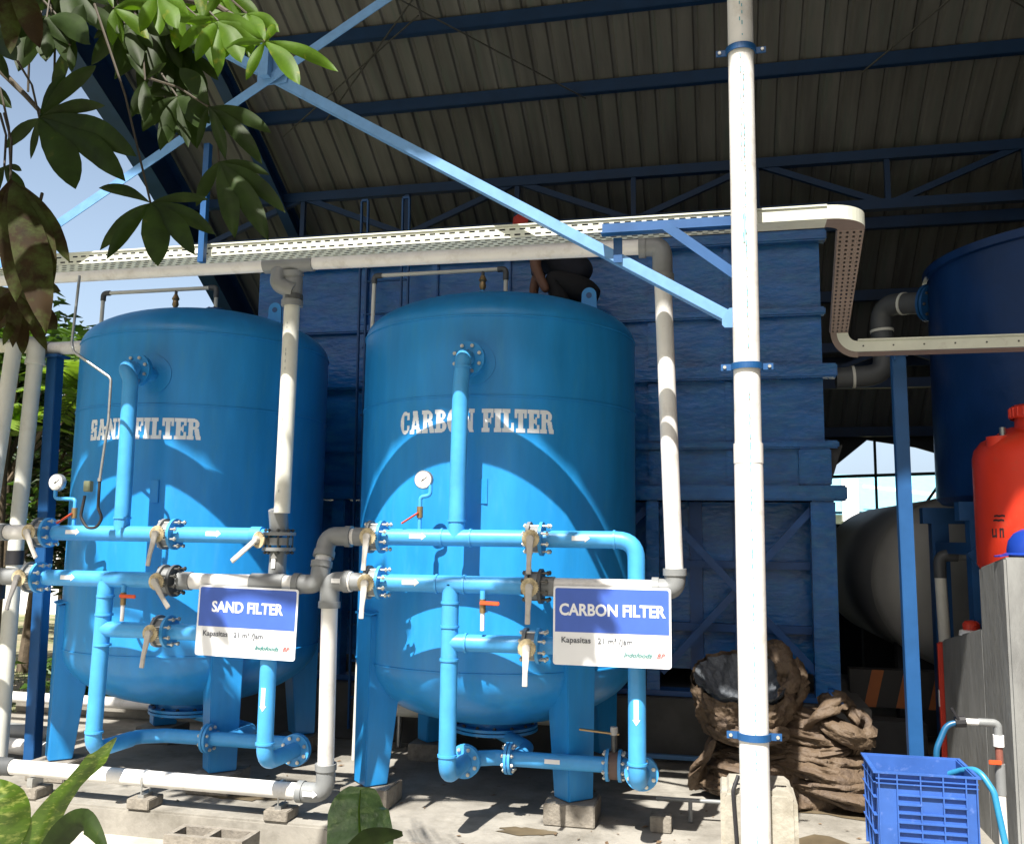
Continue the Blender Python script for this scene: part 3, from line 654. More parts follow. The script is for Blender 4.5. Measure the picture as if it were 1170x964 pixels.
# ------------------------------------------------------------------ white and grey PVC lines
RW = .0475
wC = thing('white_pipeline', 'white pipe hung under the cable tray with one long drop beside each tank', 'pipe', (-1.4, 5, 3))
ztp = 3.10+.10
pA = (-.285, YL, 0)
def ups(px0, px1, y0, y1): return at(px0,y0,Y=YL), at(px1,y1,Y=YL)
top1, bot1 = Vector((-.292,YL,3.09)), Vector((-.242,YL,1.48))
pipe('carbon_drop', [bot1, top1], RW, PVC, wC)
elbow(top1-Vector((0,0,.02)), (-.294,YL,3.268), (-.42,YL,3.27), RW+.008, PVCG, wC)
elbow((-.241,YL,1.50), (-.24,YL,zL), (-.36,YL,zL), RW+.008, PVCG, wC)
pipe('sign_pipe', [(hX(618,YL,668),YL,zL),(-.34,YL,zL)], RW, PVC, wC)
MB().cyl((hX(618,YL,668)+.0,YL,zL),(hX(634,YL,668),YL,zL),RW+.006).build('coupling', PVCG, wC, smooth=True)
pipe('top_run', [(-.40,YL,3.27),(-2.5,YL,3.29),(-6.6,YL,3.30)], RW-.004, PVC, wC)
top2, bot2 = Vector((-2.52,YL+.02,3.06)), Vector((-2.527,YL+.02,1.78))
pipe('sand_drop', [bot2, top2], RW, PVCD, wC)
elbow(top2-Vector((0,0,.03)), (-2.52,YL+.02,3.20), (-2.52,YL+.01,3.25), RW+.01, PVCG, wC)
MB().cyl((-2.70,YL,3.29),(-2.38,YL,3.29),RW+.006).build('tee', PVCG, wC, smooth=True)
MB().tube(fillet([(-2.60,YL-.0,3.25),(-2.60,YL-.02,3.16),(-2.50,YL,3.12)],.05),RW+.004).build('wye_fitting', PVCG, wC, smooth=True)
MB().tube([(-2.515,YL+.02,3.10),(-2.515,YL+.02,3.08),(-2.515,YL+.02,3.07)],RW+.012).build('collar', PVCDK, wC, smooth=True)
# printed dashes on the drop pipes
def print_marks(parent, x0, x1, y, z0, z1, r, ang=.2, m=GREYINK, n=26, seed=3, w=.004):
    q = random.Random(seed); mb = MB()
    for i in range(n):
        if q.random() < .35: continue
        t = (i+q.random()*.5)/n; z = z0+(z1-z0)*t; x = x0+(x1-x0)*t; h = q.uniform(.006,.022)
        for k in range(1):
            a = ang+q.uniform(-.02,.02); rr = r+.0012
            mb.add([(x+rr*sin(a),y-rr*cos(a),z),(x+rr*sin(a+w/r),y-rr*cos(a+w/r),z),(x+rr*sin(a+w/r),y-rr*cos(a+w/r),z+h),(x+rr*sin(a),y-rr*cos(a),z+h)], [(0,1,2,3)])
    return mb.build('pipe_print', m, parent, recalc=False)
print_marks(wC, -2.527, -2.52, YL+.02, 1.85, 2.95, RW, -.1)
# sand lower header white part and crossover up to the carbon header
wS = thing('white_pipeline', 'white pipe with grey elbows stepping up from behind the SAND FILTER sign', 'pipe', (-2.3, YL, 1.4))
xc = hX(365,YL,650); zs = zL-.02
pipe('pipe_run', [(hX(212,YL,663),YL,zs),(xc-.13,YL,zs)], RW, PVC, wS)
MB().cyl((hX(205,YL,663),YL,zs),(hX(219,YL,663),YL,zs),RW+.007).build('coupling', PVCG, wS, smooth=True)
elbow((xc-.15,YL,zs),(xc,YL,zs),(xc,YL+.03,zs+.13),RW+.008,PVCG,wS)
MB().cyl((xc,YL+.03,zs+.10),(xc,YL+.06,zU-.10),RW-.001).build('nipple', PVC, wS, smooth=True)
elbow((xc,YL+.05,zU-.12),(xc,YU,zU),(xc+.15,YU,zU),RW+.008,PVCG,wS)
pipe('pipe_run', [(xc+.13,YU,zU),(hX(412),YU,zU)], RW, PVC, wS)
MB().cyl((hX(406),YU,zU),(hX(421),YU,zU),RW+.007).build('coupling', PVCG, wS, smooth=True)
MB().cyl((hX(288)+.0,YU,zU),(hX(300),YU,zU),RP+.004).build('coupling', PIPE, wS, smooth=True)
# grey tee stack between sand headers
MB().cyl((xg,YU-.01,zs+.02),(xg,YU,zU-.08),RW+.004).build('riser', PVCG, wS, smooth=True)
MB().cyl((xg,YU,zU+.02),(xg+.003,YU-.04,1.80),RW+.008).build('riser', PVCG, wS, smooth=True)
MB().cyl((xg-.11,YL,zs),(xg+.10,YL,zs),RW+.008).build('tee', PVCG, wS, smooth=True)
arrow_on(wS, xg, YU-.01, 1.50, RW+.005, horiz=False, up=True, L=.09)
MB().cyl((hX(300),YU,zU-.01),(xg,YU,zU-.01),RP+.001).build('branch', PIPE, wS, smooth=True)
# bottom white line with riser
wB = thing('white_pipeline', 'thick white pipe running low along the slab edge and turning up to the carbon header', 'pipe', (-2.5, 5.2, .17))
zb0 = .165; xb = -2.265
pipe('ground_run', [(-4.55,5.24,zb0),(xb-.13,5.2,zb0)], RW, PVC, wB)
elbow((xb-.17,5.2,zb0),(xb,5.2,zb0),(xb,5.19,zb0+.17),RW+.008,PVCG,wB)
pipe('riser', [(xb,5.19,zb0+.14),(xb+.07,YL,zL-.13)], RW, PVC, wB)
elbow((xb+.068,YL,zL-.15),(xb+.068,YL,zL),(xb+.19,YL,zL),RW+.008,PVCG,wB)
MB().cyl((xb+.15,YL,zL),(hX(419,YL,668),YL,zL),RW+.004).build('pipe_run', PVCG, wB, smooth=True)
ring((hX(401,YL,668),YL,zL),(1,0,0),RW+.010,PVC,wB)
MB().cyl((-4.75,5.24,zb0),(-4.42,5.24,zb0),RW+.008).build('coupling', PVCDK, wB, smooth=True)
MB().cyl((-6.2,5.24,zb0),(-4.75,5.24,zb0),RW).build('pipe_run', PVCDK, wB, smooth=True)
arrow_on(wB, xb-.07, 5.19, zb0, RW+.007, L=.09); arrow_on(wB, xb+.14, YL, zL, RW+.010, L=.08)
# supports of the ground run
for i, (px_, lb) in enumerate(((166,'small grey block with wire clamp under the left end of the low white pipe'),(168+0,''),(322,'small grey block with wire clamp under the low white pipe near its elbow'))):
    if not lb: continue
    X = at(px_, 912, Y=5.22).x
    t = thing('pipe_support', lb, 'pipe support', (X, 5.22, 0), 'small blocks under the low white pipe')
    MB().box(X-.075,X+.075,5.14,5.30,.002,.062).build('block', BRICK, t, bevel=.005)
    MB().box(X-.02,X+.02,5.17,5.27,.062,.082).build('saddle', GALV, t)
    MB().lathe([(RW+.001,-.008),(RW+.006,-.008),(RW+.006,.008),(RW+.001,.008)], (X,5.22,zb0), (1,0,0), 24).build('clamp_ring', GALV, t, smooth=True)
    for s in (-1,1): MB().cyl((X,5.22+s*.045,.075),(X,5.22+s*.045,.145),.005,n=8).build('clamp_rod', GALV, t)
X = at(40,895,Y=5.24).x
t = thing('pipe_support', 'small grey block under the dark end of the low white pipe by the plant', 'pipe support', (X,5.24,0), 'small blocks under the low white pipe')
MB().box(X-.075,X+.075,5.16,5.32,.002,.062).build('block', BRICK, t, bevel=.005); MB().box(X-.02,X+.02,5.19,5.29,.062,.118).build('saddle', GALV, t)
# left ends feeding the sand headers
wL = thing('white_pipeline', 'grey and white pipe stubs entering the sand headers from the left edge', 'pipe', (-4.7, YU, 1.6))
pipe('upper_stub', [(-5.8,YU,zU),(hX(36),YU,zU)], RW, PVC, wL)
MB().cyl((-5.0,YU,zU),(hX(8),YU,zU),RW+.008).build('coupling', PVCG, wL, smooth=True)
pipe('lower_stub', [(-5.8,YL,zs),(hX(30,YL,660),YL,zs)], RW+.006, PVCG, wL)
MB().cyl((hX(0,YL,660)-.03,YL,zs),(hX(0,YL,660)-.03,YL,zs-.14),RW+.012).build('rubber_wrap', BLACK, wL, smooth=True)
# leaning white uprights at the left edge
wU = thing('white_pipeline', 'front one of the two pale upright pipes at the left edge', 'pipe', (-4.95,5.45,0), 'pale upright pipes by the left edge')
pipe('upright', [(-4.98,5.45,.25),(-4.965,5.45,1.6),(-4.90,5.5,3.0)], RW+.006, PVCD, wU, .3)
elbow((-4.902,5.5,2.98),(-4.90,5.5,3.17),(-5.05,5.5,3.17),RW+.014,PVCG,wU); pipe('top_stub', [(-5.0,5.5,3.17),(-6.5,5.5,3.17)], RW+.004, PVCD, wU)
wU = thing('white_pipeline', 'rear one of the two pale upright pipes at the left edge', 'pipe', (-4.85,5.62,0), 'pale upright pipes by the left edge')
pipe('upright', [(-4.86,5.62,.02),(-4.86,5.62,1.6),(-4.82,5.62,2.9)], RW+.006, PVCD, wU, .3)
elbow((-4.82,5.62,2.85),(-4.82,5.62,3.0),(-5.0,5.62,3.0),RW+.014,PVCD,wU)
pipe('top_stub', [(-4.95,5.62,3.0),(-6.5,5.62,3.0)], RW+.004, PVCD, wU)
MB().cyl((-4.86,5.62,1.42),(-4.86,5.62,1.52),RW+.012).build('rubber_wrap', BLACK, wU, smooth=True)
# blue post with T pipe at left
t = thing('steel_post', 'blue square post left of the sand filter tank carrying a short white pipe', 'post', (-4.66,5.75,0))
MB().bar((-4.70,5.75,0),(-4.76,5.75,2.92),.085,.085,(0,1,0)).build('post', POSTB, t, bevel=.004)
MB().box(-4.83,-4.69,5.68,5.82,2.92,2.94).build('top_plate', POSTB, t)
o = thing('white_pipeline', 'short white pipe with a grey end resting on the left blue post', 'pipe', (-4.7,5.75,3))
pipe('pipe_run', [(-4.98,5.75,2.99),(-4.30,5.75,3.0),(-4.30,6.6,3.0)], RW, PVC, o, .03); MB().cyl((-4.98,5.75,2.99),(-4.80,5.75,2.992),RW+.008).build('coupling', PVCG, o, smooth=True)

# ------------------------------------------------------------------ vents over the tanks
def vent(x0, x1, xv_, y, zt_, zdome, label):
    t = thing('vent_pipe', label, 'vent pipe', (x0, y, 0), 'thin vent pipes looping onto the tank tops')
    r = .015
    pipe('pipe_run', [(x0-.04,y,.1),(x0,y,zt_),(x1,y,zt_),(x1,y,zdome)], r, PVCD, t, .03, 12)
    for p0, c, p1 in (((x0,y,zt_-.06),(x0,y,zt_),(x0+.06,y,zt_)), ((x1-.06,y,zt_),(x1,y,zt_),(x1,y,zt_-.08))):
        MB().tube(fillet([p0,c,p1],.03), r+.006, 12).build('elbow', PVCDK, t, smooth=True)
    MB().cyl((xv_,y,zt_),(xv_,y,zt_-.05),.012,n=10).build('tee', PVCDK, t, smooth=True)
    MB().lathe([(0,0),(.015,.005),(.026,.03),(.02,.06),(.03,.075),(.014,.11),(.0,.115)],(xv_,y,zt_-.15),n=14).build('air_valve', BRASS, t, smooth=True)
    MB().cyl((xv_,y,zdome-.05),(xv_,y,zt_-.15),.018,n=12).build('valve_stub', PIPE, t, smooth=True)
vent(-2.49, -1.484, -1.655, 6.27, 3.575, 3.37, 'thin pale vent pipe looping onto the top of the carbon filter tank')
vent(-4.79, -3.79, -4.14, 6.27, 3.55, 3.37, 'thin pale vent pipe looping onto the top of the sand filter tank')

# ------------------------------------------------------------------ gauges, cocks
def gauge(loc, label, pts, valve_z, red_to):
    """gauge centre loc; pts: pipe from header to gauge"""
    L = Vector(loc); t = thing('pressure_gauge', label, 'gauge', pts[0], 'pressure gauges on the upper headers')
    pipe('siphon', pts, .012, PIPE, t, .025, 10)
    c = MB().lathe([(0,-.0),(.052,0),(.055,.004),(.055,.03),(.03,.034),(0,.034)], L, (0,1,0), 28); c.build('case', GALV, t, smooth=True)
    MB().cyl(L+Vector((0,-.0015,0)), L+Vector((0,-.004,0)), .048, n=28).build('dial', WHITE, t, smooth=True)
    mb = MB().bar(L+Vector((-.012,-.006,-.008)), L+Vector((.028,-.006,.018)), .003, .002, (0,1,0)); mb.cyl(L+Vector((0,-.004,0)), L+Vector((0,-.008,0)), .005, n=8); mb.build('needle', BOLTD, t)
    mb = MB()
    for i in range(11):
        a = radians(-45+27*i); mb.bar(L+Vector((.038*cos(a),-.005,.038*sin(a))), L+Vector((.045*cos(a),-.005,.045*sin(a))), .0025, .001, (0,1,0))
    mb.build('scale_marks', BOLTD, t)
    x, y = pts[0][0], pts[0][1]
    MB().cyl((x,y,valve_z-.03),(x,y,valve_z+.035),.018,n=12).build('cock_body', BRASS, t, smooth=True)
    MB().bar((x,y-.02,valve_z),(x-.10,y-.03,valve_z-.065),.008,.024,(0,-1,0)).build('red_lever', ORANGE, t, bevel=.003)
gx = hX(479)
gauge((at(484,548,Y=YU).x,YU-.01,at(484,548,Y=YU).z), 'white round pressure gauge on its siphon above the carbon upper header',
      [(gx,YU,zU+.03),(gx,YU,1.88),(gx+.06,YU,1.89),(gx+.06,YU,1.95)], 1.79, -1)
gx = hX(83)
gl = at(65,551,Y=YU)
gauge((gl.x,YU-.01,gl.z), 'white round pressure gauge on its siphon above the sand upper header, near the left post',
      [(gx,YU,zU+.03),(gx,YU,1.86),(gl.x-.005,YU,1.865),(gl.x-.005,YU,gl.z-.04)], 1.77, -1)
def cock(x, z, label):
    t = thing('drain_cock', label, 'tap', (x, YL, z), 'orange-handled drain cocks under the lower headers')
    MB().cyl((x,YL-.03,z-.03),(x,YL-.03,z-.075),.016,n=12).build('stub', PIPE, t, smooth=True)
    MB().cyl((x,YL-.03,z-.075),(x,YL-.03,z-.15),.017,n=12).build('cock_body', BRASS, t, smooth=True)
    MB().cyl((x,YL-.03,z-.15),(x,YL-.03,z-.245),.012,n=12).build('spout', WHITE, t, smooth=True)
    MB().bar((x-.01,YL-.055,z-.095),(x+.10,YL-.055,z-.097),.012,.022).build('orange_handle', ORANGE, t, bevel=.004)
cock(hX(553,YL,690), zL, 'orange-handled drain cock with white spout under the carbon lower header')
cock(hX(144,YL,690), zs, 'orange-handled drain cock with white spout under the sand lower header')

# ------------------------------------------------------------------ signs
def text_mesh(name, txt, size, m, parent, loc, bold=0, shear=0, align='CENTER', rot=None, sx=1):
    cu = bpy.data.curves.new(name, 'FONT'); cu.body = txt; cu.size = size; cu.align_x = align; cu.align_y = 'CENTER'
    cu.offset = bold; cu.shear = shear; cu.extrude = .0006; cu.resolution_u = 3
    tmp = bpy.data.objects.new(name, cu); C.objects.link(tmp)
    dg = bpy.context.evaluated_depsgraph_get(); me = bpy.data.meshes.new_from_object(tmp.evaluated_get(dg))
    bpy.data.objects.remove(tmp); me.materials.clear(); me.materials.append(m)
    o = bpy.data.objects.new(name, me); C.objects.link(o)
    if parent: o.parent = parent
    o.location = loc; o.rotation_euler = rot or (pi/2, 0, 0); o.scale = (sx, 1, 1)
    return o
def sign(cor, label, head, faint):
    P = [at(x,y,Y=4.93) for x,y in cor]      # tl tr br bl
    c = (P[0]+P[1]+P[2]+P[3])/4; wd = ((P[1]-P[0]).length+(P[2]-P[3]).length)/2; ht = ((P[0]-P[3]).length+(P[1]-P[2]).length)/2
    t = thing('sign', label, 'sign', c, 'filter name signs')
    rr = .016
    def rrect(w_, h_, r, y, x0=0, z0=0, top=True, bot=True):
        pts = []
        for sx, sz, a0 in ((1,1,0),(-1,1,90),(-1,-1,180),(1,-1,270)):
            for k in range(5):
                a = radians(a0+k*22.5); q = r if (sz > 0 and top) or (sz < 0 and bot) else .0005
                pts.append(c+Vector((x0+sx*(w_/2-q)+q*cos(a), y, z0+sz*(h_/2-q)+q*sin(a))))
        return pts
    MB().prism(rrect(wd,ht,rr,0), (0,.006,0)).build('board', SIGNW, t)
    hb = ht*.575; MB().prism(rrect(wd*.965,hb-.008,rr*.7,-.002,0,ht/2-hb/2-.007,True,False), (0,.003,0)).build('blue_panel', SIGNB, t)
    ts = wd*.132 if len(head) < 12 else wd*.133
    text_mesh('heading_text', head, ts*1.02, SIGNW, t, (0,-.0035,ht/2-hb*.53), .0026, 0, sx=.90)
    text_mesh('capacity_text', 'Kapasitas   21 m\u00b3 /Jam', wd*.068, SIGNT, t, (-wd*.43,-.0035,-ht*.185), .0005, 0, 'LEFT')
    text_mesh('company_text', 'Indofoods', wd*.058, SIGNG, t, (wd*.10,-.0035,-ht*.345), .0004, .35, 'LEFT')
    text_mesh('company_text', 'BP', wd*.058, SIGNR, t, (wd*.375,-.0035,-ht*.345), 0, .35, 'LEFT')
    for s in (-1,1): MB().bar(c+Vector((s*wd*.44,.012,ht/2-.02)), c+Vector((s*wd*.44,.012,ht/2+.0)), .02, .02).build('hanger', GALV, t)
    return t
sC = sign([(633,670),(767,671),(767,763),(631,760)], 'white edged board reading CARBON FILTER hung on the lower pipe', 'CARBON FILTER', 1)
sS = sign([(228,669),(341,672),(337,754),(222,749)], 'white edged board reading SAND FILTER hung on the lower pipe', 'SAND FILTER', 1)
sS.rotation_euler = (0, radians(1.2), 0)

# ------------------------------------------------------------------ cable tray
tr = thing('cable_tray', 'cream perforated cable tray crossing above the tanks and stepping down at the right', 'cable tray', (-2,4.6,3.2))
def slotted(p0, ux, uz, Lx, Lz, rows, pitch, sl, sh, normal, stagger=True):
    """plate with real slots: vertical bands with holes built as strips"""
    mb = MB(); p0 = Vector(p0); ux = Vector(ux).normalized(); uz = Vector(uz).normalized(); t = Vector(normal)*.0015
    def q(x0,x1,z0,z1):
        a = [p0+ux*x0+uz*z0, p0+ux*x1+uz*z0, p0+ux*x1+uz*z1, p0+ux*x0+uz*z1]; mb.add(a, [(0,1,2,3)])
    zs_ = [Lz*(i+.5)/rows for i in range(rows)]; z = 0
    for i, zc in enumerate(zs_):
        q(0,Lx,z,zc-sh/2)
        x = (pitch/2 if (stagger and i % 2) else 0)*1.0; last = 0
        while x+sl < Lx:
            q(last, x+ (pitch-sl)/2, zc-sh/2, zc+sh/2); last = x+(pitch-sl)/2+sl; x += pitch
        q(last, Lx, zc-sh/2, zc+sh/2)
        z = zc+sh/2
    q(0,Lx,z,Lz); return mb
TX0, TX1, TY, TZ = -6.6, .53, 4.55, 3.215
slotted((TX0,TY,TZ),(1,0,0),(0,0,1),TX1-TX0-.45,.060,2,.055,.032,.009,(0,-1,0)).build('side_rail', TRAY, tr, recalc=False)
MB().box(TX1-.45,TX1,TY,TY+.002,TZ,TZ+.060).build('side_rail', TRAY, tr)
MB().box(TX0,TX1,TY-.008,TY+.004,TZ+.062,TZ+.070).build('top_lip', TRAY, tr)
slotted((TX0,TY+.001,TZ-.001),(1,0,0),(0,1,0),TX1-TX0-.45,.13,4,.055,.030,.014,(0,0,-1)).build('tray_bottom', TRAY, tr, recalc=False)
MB().box(TX1-.45,TX1,TY+.002,TY+.13,TZ-.002,TZ).build('tray_bottom', TRAY, tr)
MB().box(TX0,TX1,TY+.13,TY+.132,TZ,TZ+.062).build('side_rail', TRAY, tr)
MB().box(TX0,TX1-.3,TY+.008,TY+.125,TZ+.003,TZ+.052).build('cable_shadow_fill', BLACK, tr)  # cables widened to a solid block so the tray casts an unbroken shadow
# plan bend to the rear
mb = MB(); mb2 = MB(); rb = .20; n = 12; cxb, cyb = TX1, TY+rb
for i in range(n):
    a0, a1 = -pi/2+pi/2*i/n, -pi/2+pi/2*(i+1)/n
    o0 = (cxb+rb*cos(a0), cyb+rb*sin(a0)); o1 = (cxb+rb*cos(a1), cyb+rb*sin(a1)); ri = .07
    i0 = (cxb+ri*cos(a0), cyb+ri*sin(a0)); i1 = (cxb+ri*cos(a1), cyb+ri*sin(a1))
    mb.add([(*o0,TZ-.001),(*o1,TZ-.001),(*o1,TZ+.068),(*o0,TZ+.068)], [(0,1,2,3)])
    mb2.add([(*o0,TZ-.001),(*i0,TZ-.001),(*i1,TZ-.001),(*o1,TZ-.001)], [(0,1,2,3)])
mb.build('bend_rail', TRAY, tr, recalc=False); mb2.build('bend_bottom', TRAYU, tr, recalc=False)
# riser face: perforated, going down and slightly left, set back at Y 4.9..5.5
Al, Ar = Vector((TX1+.07,TY+rb,TZ)), Vector((TX1+rb,TY+rb,TZ)); Bl, Br = at(949,381,Y=5.4), at(969,380,Y=5.4)
NR_, NCol = 26, 4; mb = MB()
def bil(u, v): return (Al.lerp(Ar,u)).lerp(Bl.lerp(Br,u), v)
for r_ in range(NR_):
    v0, v1 = r_/NR_, (r_+1)/NR_; va, vb = v0+(v1-v0)*.28, v0+(v1-v0)*.72
    mb.add([bil(0,v0),bil(1,v0),bil(1,va),bil(0,va)],[(0,1,2,3)]); mb.add([bil(0,vb),bil(1,vb),bil(1,v1),bil(0,v1)],[(0,1,2,3)])
    for c_ in range(NCol+1):
        ua = max(0,(c_-.32)/NCol) ; ub = min(1,(c_+.32)/NCol)
        mb.add([bil(ua,va),bil(ub,va),bil(ub,vb),bil(ua,vb)],[(0,1,2,3)])
mb.build('riser_bottom', TRAYU, tr, recalc=False)
nn = Vector((0,.9,.35)).normalized()*.07
for p_, q_ in ((Ar,Br),(Al,Bl)):
    mb = MB(); mb.add([p_,q_,q_+nn,p_+nn],[(0,1,2,3)]); mb.build('riser_rail', TRAYU, tr, recalc=False)
# lower run to the right
YR = 5.4; r_i, r_o = .05, .05+(Br.x-Bl.x); cxr, czr = Br.x+r_i, Br.z; zl = czr-r_o; bx0 = Vector((cxr,0,0))
ma = MB(); mb = MB()
for k_ in range(10):
    a0, a1 = pi+pi/2*k_/10, pi+pi/2*(k_+1)/10
    q4 = lambda r1, r2, yy: [(cxr+r1*cos(a0),yy,czr+r1*sin(a0)),(cxr+r1*cos(a1),yy,czr+r1*sin(a1)),(cxr+r2*cos(a1),yy,czr+r2*sin(a1)),(cxr+r2*cos(a0),yy,czr+r2*sin(a0))]
    ma.add(q4(r_o-.035,r_o,YR+.004),[(0,1,2,3)]); mb.add(q4(r_i,r_o-.033,YR),[(0,1,2,3)])
ma.build('bend_bottom', TRAYU, tr, recalc=False)
mb.box(cxr,2.6,YR,YR+.002,czr-r_o+.033,czr-r_i); mb.box(cxr,2.6,YR-.01,YR+.004,czr-r_i+.001,czr-r_i+.010)
mb.build('side_rail', TRAY, tr)
MB().box(cxr,2.6,YR+.003,YR+.12,czr-r_o+.028,czr-r_o+.031).build('tray_bottom', TRAYU, tr)
for i in range(9):
    X = .8+i*.16; MB().cyl((X,YR,zl+.065),(X,YR-.004,zl+.065),.005,n=8).build('rail_bolt', BOLTD, tr)

# ------------------------------------------------------------------ big white pole pipe with clamps, footing
pl = thing('white_pole_pipe', 'tall thick white pipe standing in front of everything, held by three blue clamps', 'pipe', (.13,4.3,0))
rp = .064
MB().cyl((.128,4.3,-.15),(.128,4.3,2.05),rp,n=32).build('lower_pipe', PVC, pl, smooth=True)
MB().cyl((.128,4.3,2.05),(.131,4.3,7.4),rp-.004,n=32).build('upper_pipe', PVC, pl, smooth=True)
MB().cyl((.128,4.3,2.0),(.128,4.3,2.09),rp+.002,n=32).build('socket', PVC, pl, smooth=True)
print_marks(pl, .128, .13, 4.3, .3, 4.2, rp+.001, .05, BLUEINK, 130, 5, .005)
print_marks(pl, .128, .13, 4.3, 3.0, 5.2, rp+.001, -.12, BLUEINK, 50, 8, .005)
MB().add
mb = MB()
for i in range(7):
    a = -.15+i*.012; z = 3.02+.02*i; mb.add([(.13+(rp)*sin(a),4.3-rp*cos(a)-.001,z),(.13+rp*sin(a+.16),4.3-rp*cos(a+.16)-.001,z),(.13+rp*sin(a+.17),4.3-rp*cos(a+.17)-.001,z+.02),(.13+rp*sin(a+.01),4.3-rp*cos(a+.01)-.001,z+.02)],[(0,1,2,3)])
mb.build('paint_smear', mat('turquoise_smear', (.25,.62,.60), .6), pl, recalc=False)
for z in (.805, 2.445, 3.985):
    mb = MB(); n = 18
    vs = []; rr0, rr1 = rp+.001, rp+.008
    for i in range(n+1):
        a = -pi/2+pi*(i/n); a = a
        for r_ in (rr0, rr1):
            for zz in (-.015,.015): vs.append((.129+r_*sin(a), 4.3-r_*cos(a), z+zz))
    fs = []
    for i in range(n):
        k = 4*i; fs += [(k+2,k+6,k+7,k+3),(k,k+1,k+5,k+4),(k+1,k+3,k+7,k+5),(k,k+4,k+6,k+2)]
    mb.add(vs, fs); mb.box(.129+rr0,.129+rr1+.045,4.298,4.306,z-.015,z+.015); mb.box(.129-rr1-.045,.129-rr0,4.298,4.306,z-.015,z+.015)
    cl = mb.build('pipe_clamp', POSTB, pl)
    for s in (-1,1): MB().cyl((.129+s*(rr1+.028),4.302,z),(.129+s*(rr1+.028),4.288,z),.008,n=6).build('bolt', BOLT, cl)
o = MB(); o.prism([(-.02,4.36,-.15),(-.02,4.36,.53),(.0,4.36,.555),(.27,4.36,.56),(.31,4.36,.53),(.32,4.36,-.15)], (0,.32,0))
tag(o.build('concrete_footing', CONCP, None, bevel=.02), 'pale weathered concrete footing behind the foot of the thick white pipe', 'footing')
o = MB().tube(fillet([(.06,4.36,.62),(.035,4.335,.56),(.05,4.335,.3),(.05,4.335,-.15)],.05),.009,8).build('black_cable', BLACK, None, smooth=True); tag(o, 'black cable running down the front of the pale concrete footing', 'cable')

# ------------------------------------------------------------------ rectangular fibreglass water tank on a frame
ft = thing('water_tank', 'large blue ribbed rectangular fibreglass tank behind the filters', 'water tank', (-1.6,8.6,.5))
YF = 7.48; XF0, XF1 = -4.06, .80
def rough_box(x0,x1,y0,y1,z0,z1): return MB().box(x0,x1,y0,y1,z0,z1)
def wavy_panel(x0,x1,z0,z1,y,amp=.007,sc=3.2,step=.06):
    mb = MB(); nx = max(2,int((x1-x0)/step)); nz = max(2,int((z1-z0)/step))
    for j in range(nz+1):
        for i in range(nx+1):
            X = x0+(x1-x0)*i/nx; Z = z0+(z1-z0)*j/nz
            e = 0 if i in (0,nx) or j in (0,nz) else noise.noise(Vector((X*sc,Z*sc*1.8,3)))*amp+noise.noise(Vector((X*9,Z*16,7)))*amp*.5
            mb.v.append(Vector((X,y-e,Z)))
    mb.f = [(j*(nx+1)+i,j*(nx+1)+i+1,(j+1)*(nx+1)+i+1,(j+1)*(nx+1)+i) for j in range(nz) for i in range(nx)]
    return mb
MB().box(XF0,XF1,YF+.05,10.1,2.02,4.06).build('tank_body', FRP, ft)
wavy_panel(XF0,XF1,2.02,4.06,YF).build('front_panel', FRP, ft, smooth=True, recalc=False)
MB().box(XF0,XF0+.01,YF,YF+.06,2.02,4.06).build('edge_return', FRP, ft); MB().box(XF1-.01,XF1,YF,YF+.06,2.02,4.06).build('edge_return', FRP, ft)
for z0,z1,dy,ext in ((4.02,4.11,.10,.05),(3.425,3.49,.07,.03),(2.92,3.03,.10,.10),(2.37,2.43,.07,.10),(1.965,2.08,.13,.14)):
    MB().box(XF0-ext*.6,XF1+ext,YF-dy,YF+.02,z0,z1).build('horizontal_rib', FRP, ft, bevel=.012)
for xc_, wv_ in ((-3.72,.07),(-3.05,.06),(-2.4,.06),(-1.75,.06),(-1.15,.06),(-.50,.12),(.075,.05)):
    for z0,z1 in ((3.492,4.018),(3.032,3.423),(2.432,2.918),(2.082,2.368)):
        MB().box(xc_-wv_/2,xc_+wv_/2,YF-.035,YF+.02,z0,z1).build('vertical_rib', FRP, ft, bevel=.008)
MB().box(XF0-.005,XF0+.26,YF-.05,YF+.02,3.492,4.018).build('corner_panel', FRP, ft, bevel=.01)
MB().box(.60,XF1+.04,YF-.06,YF+.02,2.082,2.368).build('corner_panel', FRP, ft, bevel=.01)
# tapered bulge at right of the lower rib
MB().prism([(XF1+.02,YF-.02,2.37),(XF1+.13,YF-.02,2.40),(XF1+.03,YF-.02,2.08)],(0,1.8,0)).build('side_gusset', DARKW, ft)
# lower skirt with frame
MB().box(XF0,XF1-.1,YF+.30,10.0,.62,1.965).build('lower_body', FRP, ft)
for xc_, wd_ in ((.765,.18),(-.53,.10),(-1.9,.12),(-3.2,.12),(-4.0,.16)):
    MB().box(xc_-wd_/2,xc_+wd_/2,YF-.09,YF+.07,.47,1.964).build('frame_column', FRP, ft, bevel=.01)
for xc_ in (.15,-.2,-1.2,-2.5):
    MB().box(xc_-.05,xc_+.05,YF+.24,YF+.30,.62,1.964).build('stiffener', FRAME, ft)
for z in (1.46,.96): MB().box(XF0,XF1-.1,YF+.22,YF+.30,z-.03,z+.03).build('stiffener', FRAME, ft)
for (xa,za,xb_,zb2) in ((-.47,1.90,.70,.66),(.69,1.90,-.47,.62),(-1.85,1.9,-.58,.66),(-.58,1.9,-1.85,.66)):
    MB().bar((xa,YF+ (.0 if xa<xb_ else .04),za),(xb_,YF+(.0 if xa<xb_ else .04),zb2),.035,.055,(0,0,1)).build('cross_brace', FRAME, ft)
MB().box(XF0,XF1+.06,YF-.1,YF+.1,.46,.50).build('base_beam', FRAME, ft)
